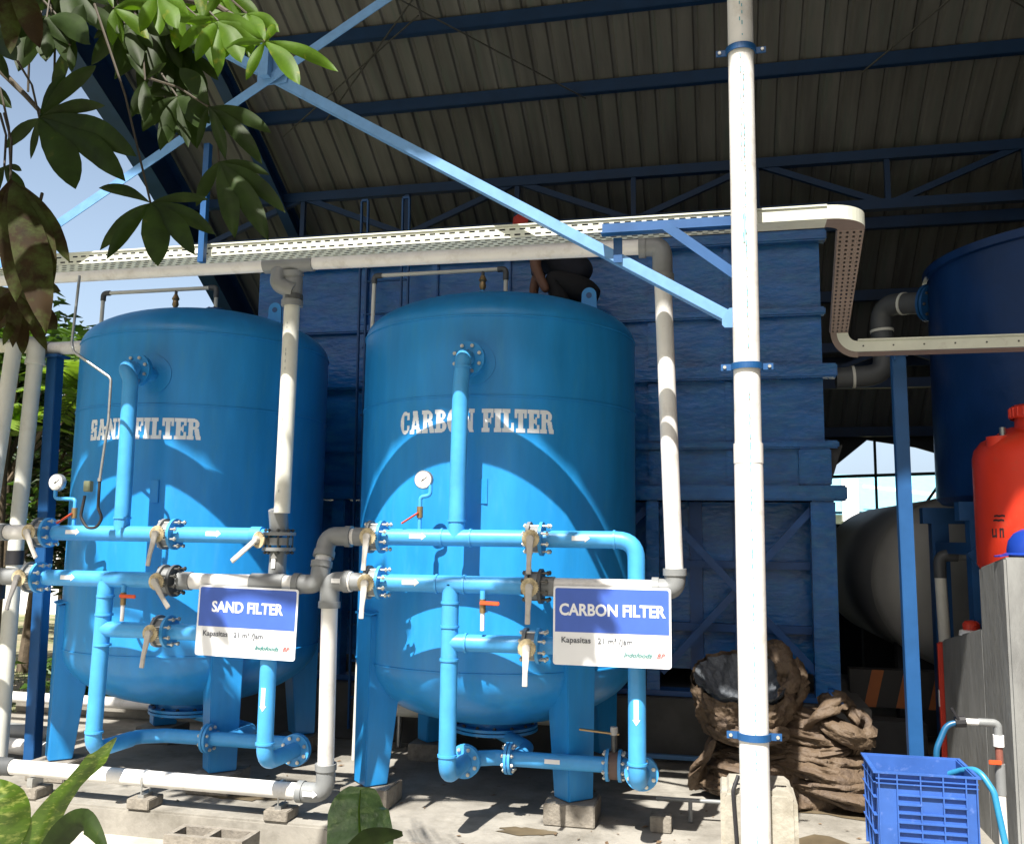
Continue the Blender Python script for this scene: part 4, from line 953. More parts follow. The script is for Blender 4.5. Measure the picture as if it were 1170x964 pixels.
# plinth
o = MB().box(-4.2,1.05,7.30,10.2,.002,.455).build('concrete_plinth', PLINTH, None, bevel=.01); tag(o, 'dark concrete plinth carrying the rectangular blue water tank', 'plinth')
o = MB().box(-.9,.2,7.20,7.24,.03,.06).build('steel_angle', STEEL2, None); tag(o, 'thin pale blue steel strip on the floor in front of the dark plinth', 'steel strip')
# ladder
ld_ = thing('ladder', 'dark blue steel ladder with tall hand loops against the rectangular tank', 'ladder', (-2.7,7.25,0))
for px_ in (414, 462):
    X = at(px_,400,Y=7.25).x
    for dx in (-.03,.03):
        MB().bar((X+dx+.02,7.25,.1),(X+dx-.02,7.25,4.55),.014,.03,(0,1,0)).build('stringer', STEEL, ld_)
    MB().bar((X-.05,7.25,4.56),(X+.01+.0,7.25,4.56),.02,.02).build('loop_top', STEEL, ld_)
xa, xb_ = at(414,400,Y=7.25).x, at(462,400,Y=7.25).x
for i in range(14): MB().cyl((xa,7.25,.35+i*.29),(xb_,7.25,.35+i*.29),.010,n=8).build('rung', STEEL, ld_)

# ------------------------------------------------------------------ round blue tank on its stand, pipes between tanks
bt = thing('water_tank', 'dark blue round fibreglass tank at the right edge, high on a steel stand', 'water tank', (2.62,7.05,2.0))
MB().lathe([(.0,1.93),(1.06,1.93),(1.10,1.97),(1.10,3.58),(1.13,3.585),(1.13,3.64),(1.08,3.66),(.6,3.78),(0,3.82)], (2.62,7.05,0), n=72).build('shell', BIGB, bt, smooth=True)
sf = thing('tank_stand', 'dark blue steel stand under the round tank at the right', 'stand', (2.5,7.0,0))
for x,y in ((1.62,6.5),(1.62,7.6),(3.4,6.5),(3.4,7.6)): MB().box(x-.06,x+.06,y-.06,y+.06,.002,1.80).build('leg', STEEL, sf)
for y in (6.5,7.6): MB().bar((1.5,y,1.86),(3.6,y,1.86),.12,.12).build('beam', STEEL, sf)
MB().bar((1.56,6.44,1.55),(2.1,6.44,1.95),.06,.10).build('knee_brace', STEEL, sf)
MB().bar((1.62,6.5,1.62),(1.62,7.6,1.62),.08,.08).build('beam', STEEL, sf)
gpp = thing('grey_pipeline', 'thick grey pipe stepping up from the rectangular tank to the round blue tank', 'pipe', (1.2,7.6,3))
P = [at(955,432,Y=7.5), at(1012,428,Y=7.5), at(1005,348,Y=7.5), at(1062,346,Y=7.2)]
MB().tube(fillet(P,.14),.082,18).build('pipe_run', PVCDK, gpp, smooth=True)
for q_, d_ in ((P[0].lerp(P[1],.35),P[1]-P[0]),(P[2].lerp(P[3],.5),P[3]-P[2]),(P[1].lerp(P[2],.62),P[2]-P[1])): ring(q_, d_, .088, PVCD, gpp, 'joint_ring', .02)
bolted_flange(P[3], P[3]-P[2], gpp, .14, STEEL, BOLTD, .03, .02, .08)
# right blue post
t = thing('steel_post', 'blue square post at the right carrying the lower end of the cable tray', 'post', (1.02,5.62,0))
MB().bar((1.03,5.62,0),(1.02,5.62,2.74),.075,.075,(0,1,0)).build('post', POSTB, t, bevel=.004)
MB().box(.99,1.0,5.56,5.66,2.70,2.81).box(.96,1.08,5.56,5.66,2.735,2.745).build('top_plate', POSTB, t)

# ------------------------------------------------------------------ grey horizontal tank
gt = thing('storage_tank', 'grey steel horizontal tank lying in the shade at the back right', 'storage tank', (1.93,8.4,.6))
rg = .72
prof = [(.0001,-.16),(.2,-.15),(.4,-.12),(.58,-.06),(.68,-.0),(.72,.06),(.72,3.0),(.6,3.15),(0,3.3)]
MB().lathe(prof, (1.98,8.45,1.33), (-.04,1,0), 72).build('shell', GSTEEL, gt, smooth=True)
MB().lathe([(.722,.04),(.728,.05),(.722,.06)], (1.98,8.45,1.33), (-.04,1,0), 72).build('weld_seam', GSTEEL, gt, smooth=True)
mb = MB(); 
for k in range(5):
    for i in range(7):
        a0 = radians(188+i*5.5); a1 = a0+radians(5.5); y0_ = 8.56+.10*k; rr = rg+.0025
        lo = .0 if i < 5 else .0
        mb.add([(1.98-.004*k+rr*cos(a),yy,1.33+rr*sin(a)) for a,yy in ((a0,y0_),(a1,y0_),(a1,y0_+.1+.03*(i%3)),(a0,y0_+.1))],[(0,1,2,3)])
mb.build('painted_reflection', REFLECT, gt, recalc=False)  # orange reflection low on the left of the shell, painted as patches
for y in (8.9,10.9): MB().box(1.5,2.5,y-.08,y+.08,.002,.78).build('saddle', DARKW, gt)
# striped barrier
bp_ = thing('barrier_block', 'low barrier with orange and black slanted stripes under the grey tank', 'barrier', (1.7,8.0,.4))
a = at(972,806,Y=8.0); b = at(1078,768,Y=8.0)
MB().box(a.x,b.x+.4,8.0,8.15,a.z,b.z).build('board', STRIPE_K, bp_)
mb = MB(); hh = b.z-a.z
for i in range(5):
    X = a.x+.10+i*.24; mb.prism([(X,7.996,a.z),(X+.09,7.996,a.z),(X+.09+.07,7.996,b.z),(X+.07,7.996,b.z)],(0,.003,0))
mb.build('orange_stripes', STRIPE_O, bp_)
for x in (a.x+.1,a.x+.9): MB().box(x-.04,x+.04,8.02,8.1,.002,a.z).build('leg', DARKW, bp_)
o = MB().box(1.1,1.5,7.7,7.9,.002,.30); tag(o.build('dark_crate', DARKW, None, bevel=.01), 'dark box on the shaded floor left of the right blue post', 'box')

# ------------------------------------------------------------------ concrete wall, red tank, helmet, tap
XW = 1.46
cw = thing('concrete_wall', 'stepped grey concrete wall at the right edge', 'wall', (2,5.9,0))
MB().prism([(XW,5.37,-.15),(XW,5.37,1.585),(XW,5.88,1.515),(XW,5.88,-.15)],(1.7,0,0)).build('high_part', CONCW, cw, bevel=.012)
MB().prism([(XW+.002,5.882,-.15),(XW+.002,5.882,1.17),(XW+.002,6.90,1.0),(XW+.002,6.90,-.15)],(.25,0,0)).build('low_part', CONCW, cw, bevel=.01)
o = thing('red_panel', 'narrow red painted panel at the end of the low concrete wall', 'panel', (1.43,6.95,0))
MB().box(1.44,1.50,6.93,6.98,.002,.98).build('panel', REDP, o, bevel=.01)
MB().box(1.436,1.44,6.94,6.97,.55,.66).build('label_patch', WHITE, o)
o = thing('white_pipeline', 'thin pale upright pipe with a dark elbow behind the low concrete wall', 'pipe', (1.55,7.3,1))
a = at(1074,652,Y=7.2)
pipe('upright', [(a.x+.02,7.2,.6),(a.x,7.2,a.z)], .04, PVCD, o); pipe('elbow', [(a.x,7.2,a.z-.05),(a.x,7.2,a.z+.11),(a.x+.12,7.2,a.z+.11)], .043, PVCDK, o, .06); pipe('run', [(a.x+.1,7.2,a.z+.11),(a.x+.9,7.2,a.z+.11)], .035, PVCG, o)
o = thing('valve_box', 'red capped white fitting resting on top of the low concrete wall', 'fitting', (1.53,6.42,1.078))
MB().lathe([(0,0),(.07,0),(.065,.03),(.05,.035),(.0,.04)],(1.53,6.42,1.078),n=20).build('white_base', WHITE, o, smooth=True)
MB().lathe([(0,.035),(.05,.035),(.052,.07),(.035,.09),(0,.095)],(1.535,6.42,1.078),n=16).build('red_cap', REDP, o, smooth=True)
rt = thing('chemical_tank', 'orange red plastic tank with a screw lid standing on the concrete wall', 'plastic tank', (1.98,6.15,1.5))
c = (1.93,5.98,0); rr = .44
MB().lathe([(0,1.50),(rr-.02,1.50),(rr,1.53),(rr,2.16),(rr-.012,2.21),(rr-.05,2.26),(rr-.13,2.30),(.26,2.335),(.24,2.34),(.0,2.345)], c, n=64).build('body', REDT, rt, smooth=True)
lid = at(1163,480,Y=5.9)
lc = (lid.x+.125,5.86,2.33)
MB().lathe([(.155,-.02),(.15,.055),(0,.056)], lc, n=40).build('neck', REDT, rt, smooth=True)
MB().lathe([(.172,.05),(.176,.058),(.176,.115),(.16,.128),(0,.135)], lc, n=40).build('lid', REDT, rt, smooth=True)
mb = MB()
for i in range(28): a = 2*pi*i/28; mb.cyl((lc[0]+.175*cos(a),lc[1]+.175*sin(a),lc[2]+.06),(lc[0]+.175*cos(a),lc[1]+.175*sin(a),lc[2]+.112),.006,n=6)
mb.build('lid_grips', REDT, rt)
MB().cyl((1.60,5.85,2.14),(1.60,5.85,2.275),.07,n=24).build('fill_boss', REDT, rt, smooth=True)
MB().cyl((1.62,5.85,2.275),(1.62,5.85,2.33),.018,n=12).build('breather', GALV, rt, smooth=True)
# dark writing marks on the side, partly turned away
mb = MB(); ang0 = radians(205); rr2 = rr+.0015
def mark(a0,a1,z0,z1): 
    n = 4; vs = []
    for i in range(n+1):
        a = a0+(a1-a0)*i/n; vs += [(c[0]+rr2*cos(a),c[1]+rr2*sin(a),z0+(z1-z0)*.0+.004*(i%2)),(c[0]+rr2*cos(a),c[1]+rr2*sin(a),z0+.010+.004*(i%2))]
    mb.add(vs, [(2*i,2*i+2,2*i+3,2*i+1) for i in range(n)])
for a0,a1,z in ((206,216,1.805),(205,215,1.78),):
    mark(radians(a0),radians(a1),z,z)
def stroke(a,z0,z1,wd=.010):
    a = radians(a); mb.add([(c[0]+rr2*cos(a),c[1]+rr2*sin(a),z0),(c[0]+rr2*cos(a+wd/rr),c[1]+rr2*sin(a+wd/rr),z0),(c[0]+rr2*cos(a+wd/rr),c[1]+rr2*sin(a+wd/rr),z1),(c[0]+rr2*cos(a),c[1]+rr2*sin(a),z1)],[(0,1,2,3)])
for a in (203,206.5,210.5,213): stroke(a,1.69,1.74)
mark(radians(203),radians(207),1.69,1.69); mark(radians(210.5),radians(213.8),1.73,1.73)
mb.build('painted_marks', BLACK, rt, recalc=False)
# helmet
hp = at(1166,625,Y=5.45)
h = thing('safety_helmet', 'blue safety helmet lying on the concrete wall beside the red tank', 'helmet', (hp.x,5.5,1.575))
hc = Vector((hp.x+.075,5.5,1.595))
MB().lathe([(.128,0),(.128,.03),(.118,.075),(.09,.115),(.05,.138),(0,.145)], hc, n=36).build('shell', HAT, h, smooth=True)
MB().lathe([(.128,0),(.15,-.004),(.152,.002),(.128,.012)], hc, n=36).build('rim', HAT, h, smooth=True)
mb = MB(); mb.prism([hc+Vector((-.12,-.06,0)),hc+Vector((-.18,-.06,-.012)),hc+Vector((-.19,0,-.014)),hc+Vector((-.18,.06,-.012)),hc+Vector((-.12,.06,0))],(0,0,.006)); mb.build('peak', HAT, h)
MB().lathe([(.118,-.022),(.118,.0),(.105,.0)], hc, n=24).build('headband', mat('brown_band', (.12,.08,.06), .8), h, smooth=True)
# tap with pipe on the wall's front corner
tp = thing('water_tap', 'upright water pipe with a red tap beside the concrete wall holding the hose', 'tap', (1.40,5.35,0))
yp = 5.22; a = at(1144,905,Y=yp); X = a.x
pipe('white_pipe', [(X,yp,-.1),(X,yp,at(1144,905,Y=yp).z)], .021, PVC, tp)
z1_ = at(1144,905,Y=yp).z; z2_ = at(1144,872,Y=yp).z; z3_ = at(1143,850,Y=yp).z; z4_ = at(1143,826,Y=yp).z
pipe('grey_pipe', [(X,yp,z1_-.01),(X,yp,z2_)], .024, PVCG, tp)
MB().cyl((X,yp,z2_),(X,yp,z3_),.018,n=12).build('tap_body', mat('old_red_brass', (.22,.08,.06), .5), tp, smooth=True)
MB().bar((X,yp-.03,z2_+.01),(X-.06,yp-.04,z2_+.012),.012,.022).build('red_handle', ORANGE, tp, bevel=.003)
MB().cyl((X,yp,z3_-.01),(X,yp,z3_+.045),.026,n=14).build('union', WHITE, tp, smooth=True)
pipe('grey_elbow', [(X,yp,z3_+.04),(X,yp,z4_),(X-.09,yp,z4_)], .020, PVCG, tp, .025); pipe('white_stub', [(X-.08,yp,z4_),(X-.17,yp,z4_)], .016, PVC, tp)
mb = MB().cyl((X-.15,yp,z4_),(X-.20,yp,z4_-.005),.028,n=10); mb.bar((X-.18,yp-.02,z4_),(X-.22,yp-.03,z4_+.07),.006,.012); mb.build('rubber_binding', BLACK, tp)
# hose
hx = X-.19; cr_x = hx-.11
ho = MB().tube(fillet([(hx+.02,yp,z4_-.003),(hx-.05,yp,z4_-.02),(cr_x,yp-.03,z4_-.14),(cr_x-.01,yp-.06,z4_-.42),(cr_x+.05,5.1,.30)],.12),.015,12).build('garden_hose', HOSED, None, smooth=True)
tag(ho, 'dark blue hose looping from the wall tap down into the plastic crate', 'hose')
p0 = at(1098,880,Y=4.95); p1 = at(1118,878,Y=4.85); p2 = at(1136,905,Y=4.8); p3 = at(1150,970,Y=4.75)
ho = MB().tube(fillet([p0-Vector((.04,-.05,.03)),p0,p1,p2,p3,p3+Vector((.06,0,-.25))],.08),.015,12).build('garden_hose', HOSE, None, smooth=True)
tag(ho, 'light blue hose leaving the plastic crate over its right edge to the ground', 'hose')
# crate
Ycr = 4.72; a = at(1000,880,Y=Ycr); b = at(1117,884,Y=Ycr); x0, x1 = a.x, b.x; zt_ = a.z; H = .40; zb3 = zt_-H; dp = .36
ct = thing('plastic_crate', 'blue ribbed plastic crate on the floor at the lower right', 'crate', ((x0+x1)/2,Ycr,zb3))
def wall_(p, q, h0, h1, t, nrm):
    p = Vector(p); q = Vector(q); n_ = Vector(nrm)*t; return MB().prism([p+Vector((0,0,h0)),q+Vector((0,0,h0)),q+Vector((0,0,h1)),p+Vector((0,0,h1))], n_)
wall_((x0+.006,Ycr+.006,zb3),(x1-.006,Ycr+.006,zb3),0,H-.006,.006,(0,1,0)).build('front_wall', CRATE, ct)
wall_((x0+.006,Ycr+dp,zb3),(x1-.006,Ycr+dp,zb3),0,H-.006,.006,(0,1,0)).build('back_wall', CRATE, ct)
wall_((x0+.006,Ycr+.012,zb3),(x0+.006,Ycr+dp,zb3),0,H-.006,.006,(1,0,0)).build('side_wall', CRATE, ct)
wall_((x1-.006,Ycr+.012,zb3),(x1-.006,Ycr+dp,zb3),0,H-.006,.006,(-1,0,0)).build('side_wall', CRATE, ct)
MB().box(x0+.012,x1-.012,Ycr+.012,Ycr+dp,zb3,zb3+.006).build('floor', CRATE, ct)
mb = MB()
for (xa_,xb2,ya,yb2) in ((x0-.012,x1+.012,Ycr-.012,Ycr+.005),(x0-.012,x1+.012,Ycr+dp+.007,Ycr+dp+.02)): mb.box(xa_,xb2,ya,yb2,zt_-.008,zt_)
for (xa_,xb2) in ((x0-.012,x0+.005),(x1-.005,x1+.012)): mb.box(xa_,xb2,Ycr+.0055,Ycr+dp+.0065,zt_-.008,zt_)
mb.build('rim', CRATE, ct)
mb = MB(); W_ = x1-x0
for fx in (.03,.21,.44,.66,.88,.985): mb.box(x0+W_*fx-.003,x0+W_*fx+.003,Ycr-.011,Ycr+.0055,zb3,zt_-.0085)
mb.build('upright_ribs', CRATE, ct)
mb = MB()
for fz in (.08,.13): mb.box(x0,x1,Ycr-.010,Ycr+.0055,zt_-H*fz-.002,zt_-H*fz+.002)
for k,fz in enumerate((.25,.35,.45,.55,.65,.75,.85,.95)):
    if k == 1:
        mb.box(x0+W_*.21,x0+W_*.44,Ycr-.013,Ycr+.0055,zt_-H*fz-.004,zt_-H*fz+.004); mb.box(x0+W_*.66,x0+W_*.88,Ycr-.013,Ycr+.0055,zt_-H*fz-.004,zt_-H*fz+.004)
    else: mb.box(x0+W_*.21,x0+W_*.88,Ycr-.010-.003*(k%2),Ycr+.0055,zt_-H*fz-.003,zt_-H*fz+.003)
mb.build('level_ribs', CRATE, ct)
mb = MB()
for fz in (.13,.3,.5,.7): mb.box(x0-.010,x0+.0055,Ycr+.01,Ycr+dp,zt_-H*fz-.002,zt_-H*fz+.002)
for fy in (.2,.5,.8): mb.box(x0-.011,x0+.0055,Ycr+dp*fy-.003,Ycr+dp*fy+.003,zb3,zt_-.009)
mb.build('side_ribs', CRATE, ct)

# ------------------------------------------------------------------ tarpaulin heap
def heap(name, cx, cy, z0, rx, ry, h, seed, m, parent, n=110, top=1.0, squash=.75):
    me = MB(); off = Vector((seed*7.3, seed*3.1, seed))
    for j in range(n//2+1):
        th = pi*j/(n//2)*.5
        for i in range(n):
            ph = 2*pi*i/n; d = Vector((cos(ph)*cos(th), sin(ph)*cos(th), sin(th)))
            q = d*1.0
            wq = Vector((noise.noise(q*1.3+off), noise.noise(q*1.3+off+Vector((9,0,0))), noise.noise(q*1.3+off+Vector((0,9,0)))))*.55
            rn = 0; amp = 1; fr = 1.25
            for o_ in range(4):
                nn_ = noise.noise(Vector(((q.x+wq.x)*fr,(q.y+wq.y)*fr,(q.z+wq.z)*fr*2.4))+off)
                v = 1-sqrt(nn_*nn_+.0016)*2.4; rn += (v-.5)*amp; amp *= .46; fr *= 2.0
            s = 1+.17*rn
            me.v.append(Vector((cx+d.x*rx*s, cy+d.y*ry*s, z0+(d.z**squash)*h*s)))
    for j in range(n//2):
        for i in range(n): me.f.append((j*n+i, j*n+(i+1)%n, (j+1)*n+(i+1)%n, (j+1)*n+i))
    return me.build(name, m, parent, smooth=True, recalc=False, angle=55)
tp_ = thing('tarpaulin_heap', 'crumpled heap of brown tarpaulin on the floor in front of the blue tank leg', 'tarpaulin', (.4,6.4,0))
def fold_roll(pts, rx_, rz_, seed, m, name='fold', taper=True):
    """one draped fold of cloth: a flattened irregular roll with creases along it"""
    P_ = fillet(pts, .25, 6); Q_ = []
    for a_, b_ in zip(P_[:-1], P_[1:]):
        k_ = max(1, int((b_-a_).length/.018)); Q_ += [a_.lerp(b_, t/k_) for t in range(k_)]
    Q_.append(P_[-1]); me = MB(); n = 26; m_ = len(Q_); off = Vector((seed*5.1, seed*2.3, seed))
    for i, c in enumerate(Q_):
        t = i/(m_-1); e = (sin(pi*min(1,max(0,t*.94+.03))))**.35 if taper else 1
        d = (Q_[min(i+1,m_-1)]-Q_[max(i-1,0)]).normalized(); sd = Vector((-d.y,d.x,0)).normalized(); up = Vector((0,0,1))
        for k in range(n):
            a = 2*pi*k/n; cr1 = noise.noise(Vector((cos(a)*1.6, sin(a)*1.6, t*3.0))+off); cr2 = abs(noise.noise(Vector((cos(a)*3.2, sin(a)*3.2, t*7+cr1*2))+off))
            r = 1+.42*cr1-.55*(cr2-.2); me.v.append(c+sd*(cos(a)*rx_*r*e)+up*(sin(a)*rz_*r*e))
    me.f = [(i*n+k, i*n+(k+1)%n, (i+1)*n+(k+1)%n, (i+1)*n+k) for i in range(m_-1) for k in range(n)]
    me.f += [tuple(range(n))[::-1], tuple(range((m_-1)*n, m_*n))]
    return me.build(name, m, tp_, smooth=True, recalc=False, angle=75)
heap('heap_core',.44,6.66,.0,.56,.42,.48,1,TARP,tp_,90)
q = random.Random(5)
for lv in range(8):
    z = .05+.065*lv; w0 = -.16+.03*lv+q.uniform(-.03,.03); w1 = 1.04-.055*lv+q.uniform(-.05,.04)
    yq = 6.20+.045*lv+q.uniform(-.03,.03); sg = q.uniform(-.07,.05)
    for part_ in range(2):
        a_, b_ = (w0, w0+(w1-w0)*q.uniform(.5,.65)) if part_ == 0 else (w0+(w1-w0)*q.uniform(.35,.5), w1)
        zz = z+part_*.03
        fold_roll([(a_,yq+.18,zz+q.uniform(-.02,.05)),(a_+(b_-a_)*.3,yq-.02*part_,zz+sg),(a_+(b_-a_)*.7,yq-.03,zz-sg*.6),(b_,yq+.22,zz+q.uniform(-.02,.06))], .105, q.uniform(.045,.062), lv*3+part_, TARP)
for k, (pts_, rx_, rz_, m_) in enumerate((([(.50,6.42,.40),(.62,6.33,.60),(.72,6.42,.66),(.80,6.6,.55)],.09,.055,TARP),([(.80,6.4,.30),(.90,6.35,.50),(.78,6.45,.58)],.08,.06,TARP),
      ([(.35,6.38,.50),(.42,6.30,.75),(.40,6.40,.90),(.30,6.5,.96)],.075,.085,TARP),([(.42,6.45,.50),(.50,6.40,.70),(.47,6.45,.86)],.07,.08,TARP),([(-.10,6.3,.46),(.1,6.18,.40),(.40,6.2,.46)],.08,.06,TARP),
      ([(-.2,6.36,.06),(-.15,6.28,.22),(-.05,6.30,.40)],.08,.06,TARP),([(.60,6.36,.52),(.72,6.28,.46),(.92,6.38,.40)],.08,.06,TARP),([(.66,6.40,.70),(.76,6.38,.62)],.05,.035,FRAME))):
    fold_roll(pts_, rx_, rz_, 40+k, m_)
# open mouth of the bag: crumpled collar with grey lining
def sack(cx, cy, z0, rx, ry, h, seed, m, lip=1.0, inner=False):
    me = MB(); n = 120; mrow = 22
    for j in range(mrow+1):
        t = j/mrow
        for i in range(n):
            a = 2*pi*i/n; fold = 1-abs(noise.noise(Vector((cos(a)*3,sin(a)*3,t*2.2+seed))))*2
            f2 = noise.noise(Vector((cos(a)*8,sin(a)*8,t*7+seed)))
            prof = (.78+.25*sin(min(t*1.25,1)*pi*.5)) if not inner else (.35+.64*t)
            s = prof*(1+.10*(fold-.5)+.05*f2+.045*(1-abs(noise.noise(Vector((cos(a)*9,sin(a)*9,t*9+seed)))*3)))
            zz = z0+h*t*(1+.38*sin(a)+.10*noise.noise(Vector((cos(a)*2.5,sin(a)*2.5,seed+5)))+ (.03*f2)) 
            me.v.append(Vector((cx+rx*s*cos(a), cy+ry*s*sin(a), zz)))
    for j in range(mrow):
        for i in range(n): me.f.append((j*n+i, j*n+(i+1)%n, (j+1)*n+(i+1)%n, (j+1)*n+i))
    if inner: me.f.append(tuple(range(n))[::-1])
    return me.build('sack_lining' if inner else 'sack_side', m, tp_, smooth=True, recalc=False, angle=60)
sack(.13,6.40,.40,.31,.28,.37,3,TARP); sack(.13,6.385,.48,.305,.275,.295,3,TARPG,inner=True)
# ------------------------------------------------------------------ conduit and junction box on the sand side
cd_ = thing('cable_conduit', 'thin metal conduit with a black cable loop bending down in front of the sand tank', 'conduit', (-4.0,4.85,3.1))
def cp(x,y,Y=4.85): return at(x,y,Y=Y)
MB().tube(fillet([cp(91,315),cp(82,392),cp(84,402),cp(127,432),cp(124,480),cp(114,548)],.05),.0085,10).build('conduit', GALV, cd_, smooth=True)
for p_ in ((121,489),(114,548)): ring(cp(*p_), (0,0,1), .013, GALV, cd_, 'coupling', .02)
MB().tube(fillet([cp(114,548),cp(112,580),cp(117,592),cp(110,603),cp(99,603),cp(92,590),cp(97,566)],.05),.009,10).build('cable_loop', BLACK, cd_, smooth=True)
b_ = cp(101,555,4.84); MB().box(b_.x-.022,b_.x+.022,4.82,4.86,b_.z-.035,b_.z+.03).build('junction_box', mat('olive_box', (.17,.19,.12), .6), cd_, bevel=.004)

# ------------------------------------------------------------------ low pipes behind
o = thing('white_pipeline', 'white pipe with a grey coupling lying low behind the sand filter tank', 'pipe', (-4.5,7.6,.2))
pipe('pipe_run', [(-6.6,7.42,.16),(-2.9,7.42,.16)], RW, PVC, o); MB().cyl((-4.15,7.42,.16),(-4.0,7.42,.16),RW+.008).build('coupling', PVCG, o, smooth=True)
o = thing('white_pipeline', 'dull pale pipe lying low behind the carbon filter legs', 'pipe', (-1.8,7.12,.2))
pipe('pipe_run', [(-2.75,7.12,.30),(-.9,7.12,.30)], RW+.01, PVCD, o); pipe('support', [(-2.5,7.12,.01),(-2.5,7.12,.29)], .02, GALV, o); pipe('support', [(-1.1,7.12,.01),(-1.1,7.12,.29)], .02, GALV, o)
o = MB().cyl((-.40,5.75,.13),(.15,5.78,.13),.012,n=10); o.cyl((-.2,5.76,.01),(-.2,5.76,.13),.012); tag(o.build('thin_pipe', PVCG, None, smooth=True), 'thin grey pipe low at the right of the carbon pipework', 'pipe')
o = MB().box(-.42,-.30,5.52,5.64,.002,.09); tag(o.build('footing_block', BRICK, None, bevel=.005), 'small grey block right of the lowest blue elbow', 'block')
# pipes lying on the ground at the left
for (a_,b_,m_,lb) in (((-6.2,6.2,.08),(-4.75,5.95,.10),PVC,'white pipe end lying on the ground beside the left blue post'),((-6.2,6.35,.15),(-4.8,6.1,.17),PVCG,'grey pipe end lying on the ground beside the left blue post')):
    o = MB().cyl(a_,b_,.055); tag(o.build('loose_pipe', m_, None, smooth=True), lb, 'pipe')
q = random.Random(91); lm = MB()
for _ in range(150):
    x, y = q.uniform(-4.6,1.2), q.uniform(4.55,6.6); z = .004 if (y > 5.2 or (y > 5.0 and x > -2)) else -.150
    if z > 0 and y < 5.22 and x < -2.2: continue
    s_ = q.uniform(.008,.028); a = q.uniform(0,6.28); d_ = Vector((cos(a),sin(a),0)); e_ = Vector((-sin(a),cos(a),0)); c_ = Vector((x,y,z)); k = len(lm.v)
    lm.v += [c_-d_*s_, c_+e_*s_*.4+Vector((0,0,s_*.3)), c_+d_*s_+Vector((0,0,s_*.2)), c_-e_*s_*.4+Vector((0,0,s_*.1))]; lm.f.append((k,k+1,k+2,k+3))
tag(lm.build('leaf_litter', mat('dry_leaf', (.14,.09,.05), .8, var=.4), None, recalc=False), 'scattered dry leaf bits on the concrete', 'leaf litter', kind='stuff')
# hollow block in the foreground
t = thing('hollow_block', 'hollow grey concrete block standing in the foreground at the bottom', 'block', (-2.66,4.75,-.155))
xa, xb_ = at(187,950,Y=4.72).x, at(277,950,Y=4.72).x; zt_ = at(230,957,Y=4.72).z
mb = MB(); y0_,y1_ = 4.72,4.92
mb.box(xa,xb_,y0_,y0_+.035,-.153,zt_); mb.box(xa,xb_,y1_-.035,y1_,-.153,zt_)
for f in (0,.5,1): xx = xa+(xb_-xa-.035)*f; mb.box(xx,xx+.035,y0_+.0352,y1_-.0352,-.153,zt_-.001)
mb.build('block', BRICK, t)

# ------------------------------------------------------------------ person crouching on the carbon tank top
def skin_body(name, verts, edges, m, parent, sub=2, org=None):
    me = bpy.data.meshes.new(name); o_ = parent_org(parent) if parent else Vector((0,0,0))
    me.from_pydata([tuple(Vector(v[0])-o_) for v in verts], edges, [])
    o = bpy.data.objects.new(name, me); C.objects.link(o)
    md = o.modifiers.new('s','SKIN'); md.use_smooth_shade = True
    for i, v in enumerate(verts):
        r = v[1]; me.skin_vertices[0].data[i].radius = (r, r) if not isinstance(r, tuple) else r
    me.skin_vertices[0].data[0].use_root = True
    sd_ = o.modifiers.new('u','SUBSURF'); sd_.levels = sub; sd_.render_levels = sub
    dg = bpy.context.evaluated_depsgraph_get(); ev = bpy.data.meshes.new_from_object(o.evaluated_get(dg))
    bpy.data.objects.remove(o); ev.materials.clear(); ev.materials.append(m); ev.shade_smooth()
    r = bpy.data.objects.new(name, ev); C.objects.link(r)
    if parent: r.parent = parent
    return r
PY = 6.78
PO = Vector((.08,0,-.06))
pr = thing('person', 'crouching person in a dark shirt and red cap bending over the carbon tank top', 'person', (-1.15,PY,3.35))
hip = Vector((-1.03,PY+.02,3.60)); sh = Vector((-1.40,PY,3.95)); nk = Vector((-1.455,PY-.005,4.02)); hd = Vector((-1.51,PY-.01,4.10))
body = [(hip+Vector((-.05,0,.01)),.085),((-1.15,PY+.01,3.73),.10),((-1.29,PY,3.87),.115),(sh,.10),(nk,.06),(hd,.088),((-1.525,PY-.01,4.17),.06),
 ((-1.40,PY-.19,3.92),.055),((-1.41,PY-.22,3.73),.045),((-1.31,PY-.24,3.52),.033),
 ((-1.42,PY+.19,3.92),.055),((-1.50,PY+.22,3.72),.043),((-1.50,PY+.15,3.52),.033),
 ((-1.10,PY-.10,3.58),.07),((-1.30,PY-.15,3.66),.062),((-1.20,PY-.15,3.40),.05),((-1.28,PY-.16,3.37),.038),
 ((-1.10,PY+.12,3.58),.07),((-1.33,PY+.17,3.64),.062),((-1.22,PY+.17,3.38),.05),((-1.31,PY+.17,3.36),.038)]
be = [(0,1),(1,2),(2,3),(3,4),(4,5),(5,6),(3,7),(7,8),(8,9),(3,10),(10,11),(11,12),(0,13),(13,14),(14,15),(15,16),(0,17),(17,18),(18,19),(19,20)]
skin_body('body', body, be, SKIN, pr)
shirt = [(hip+Vector((-.03,0,.05)),.135),((-1.14,PY+.01,3.74),.16),((-1.29,PY,3.88),.17),(sh+Vector((0,0,-.01)),.14),((-1.40,PY-.19,3.91),.075),((-1.415,PY-.22,3.76),.062),((-1.42,PY+.19,3.91),.075),((-1.49,PY+.22,3.76),.062)]
skin_body('shirt', shirt, [(0,1),(1,2),(2,3),(3,4),(4,5),(3,6),(6,7)], SHIRT, pr, 3)
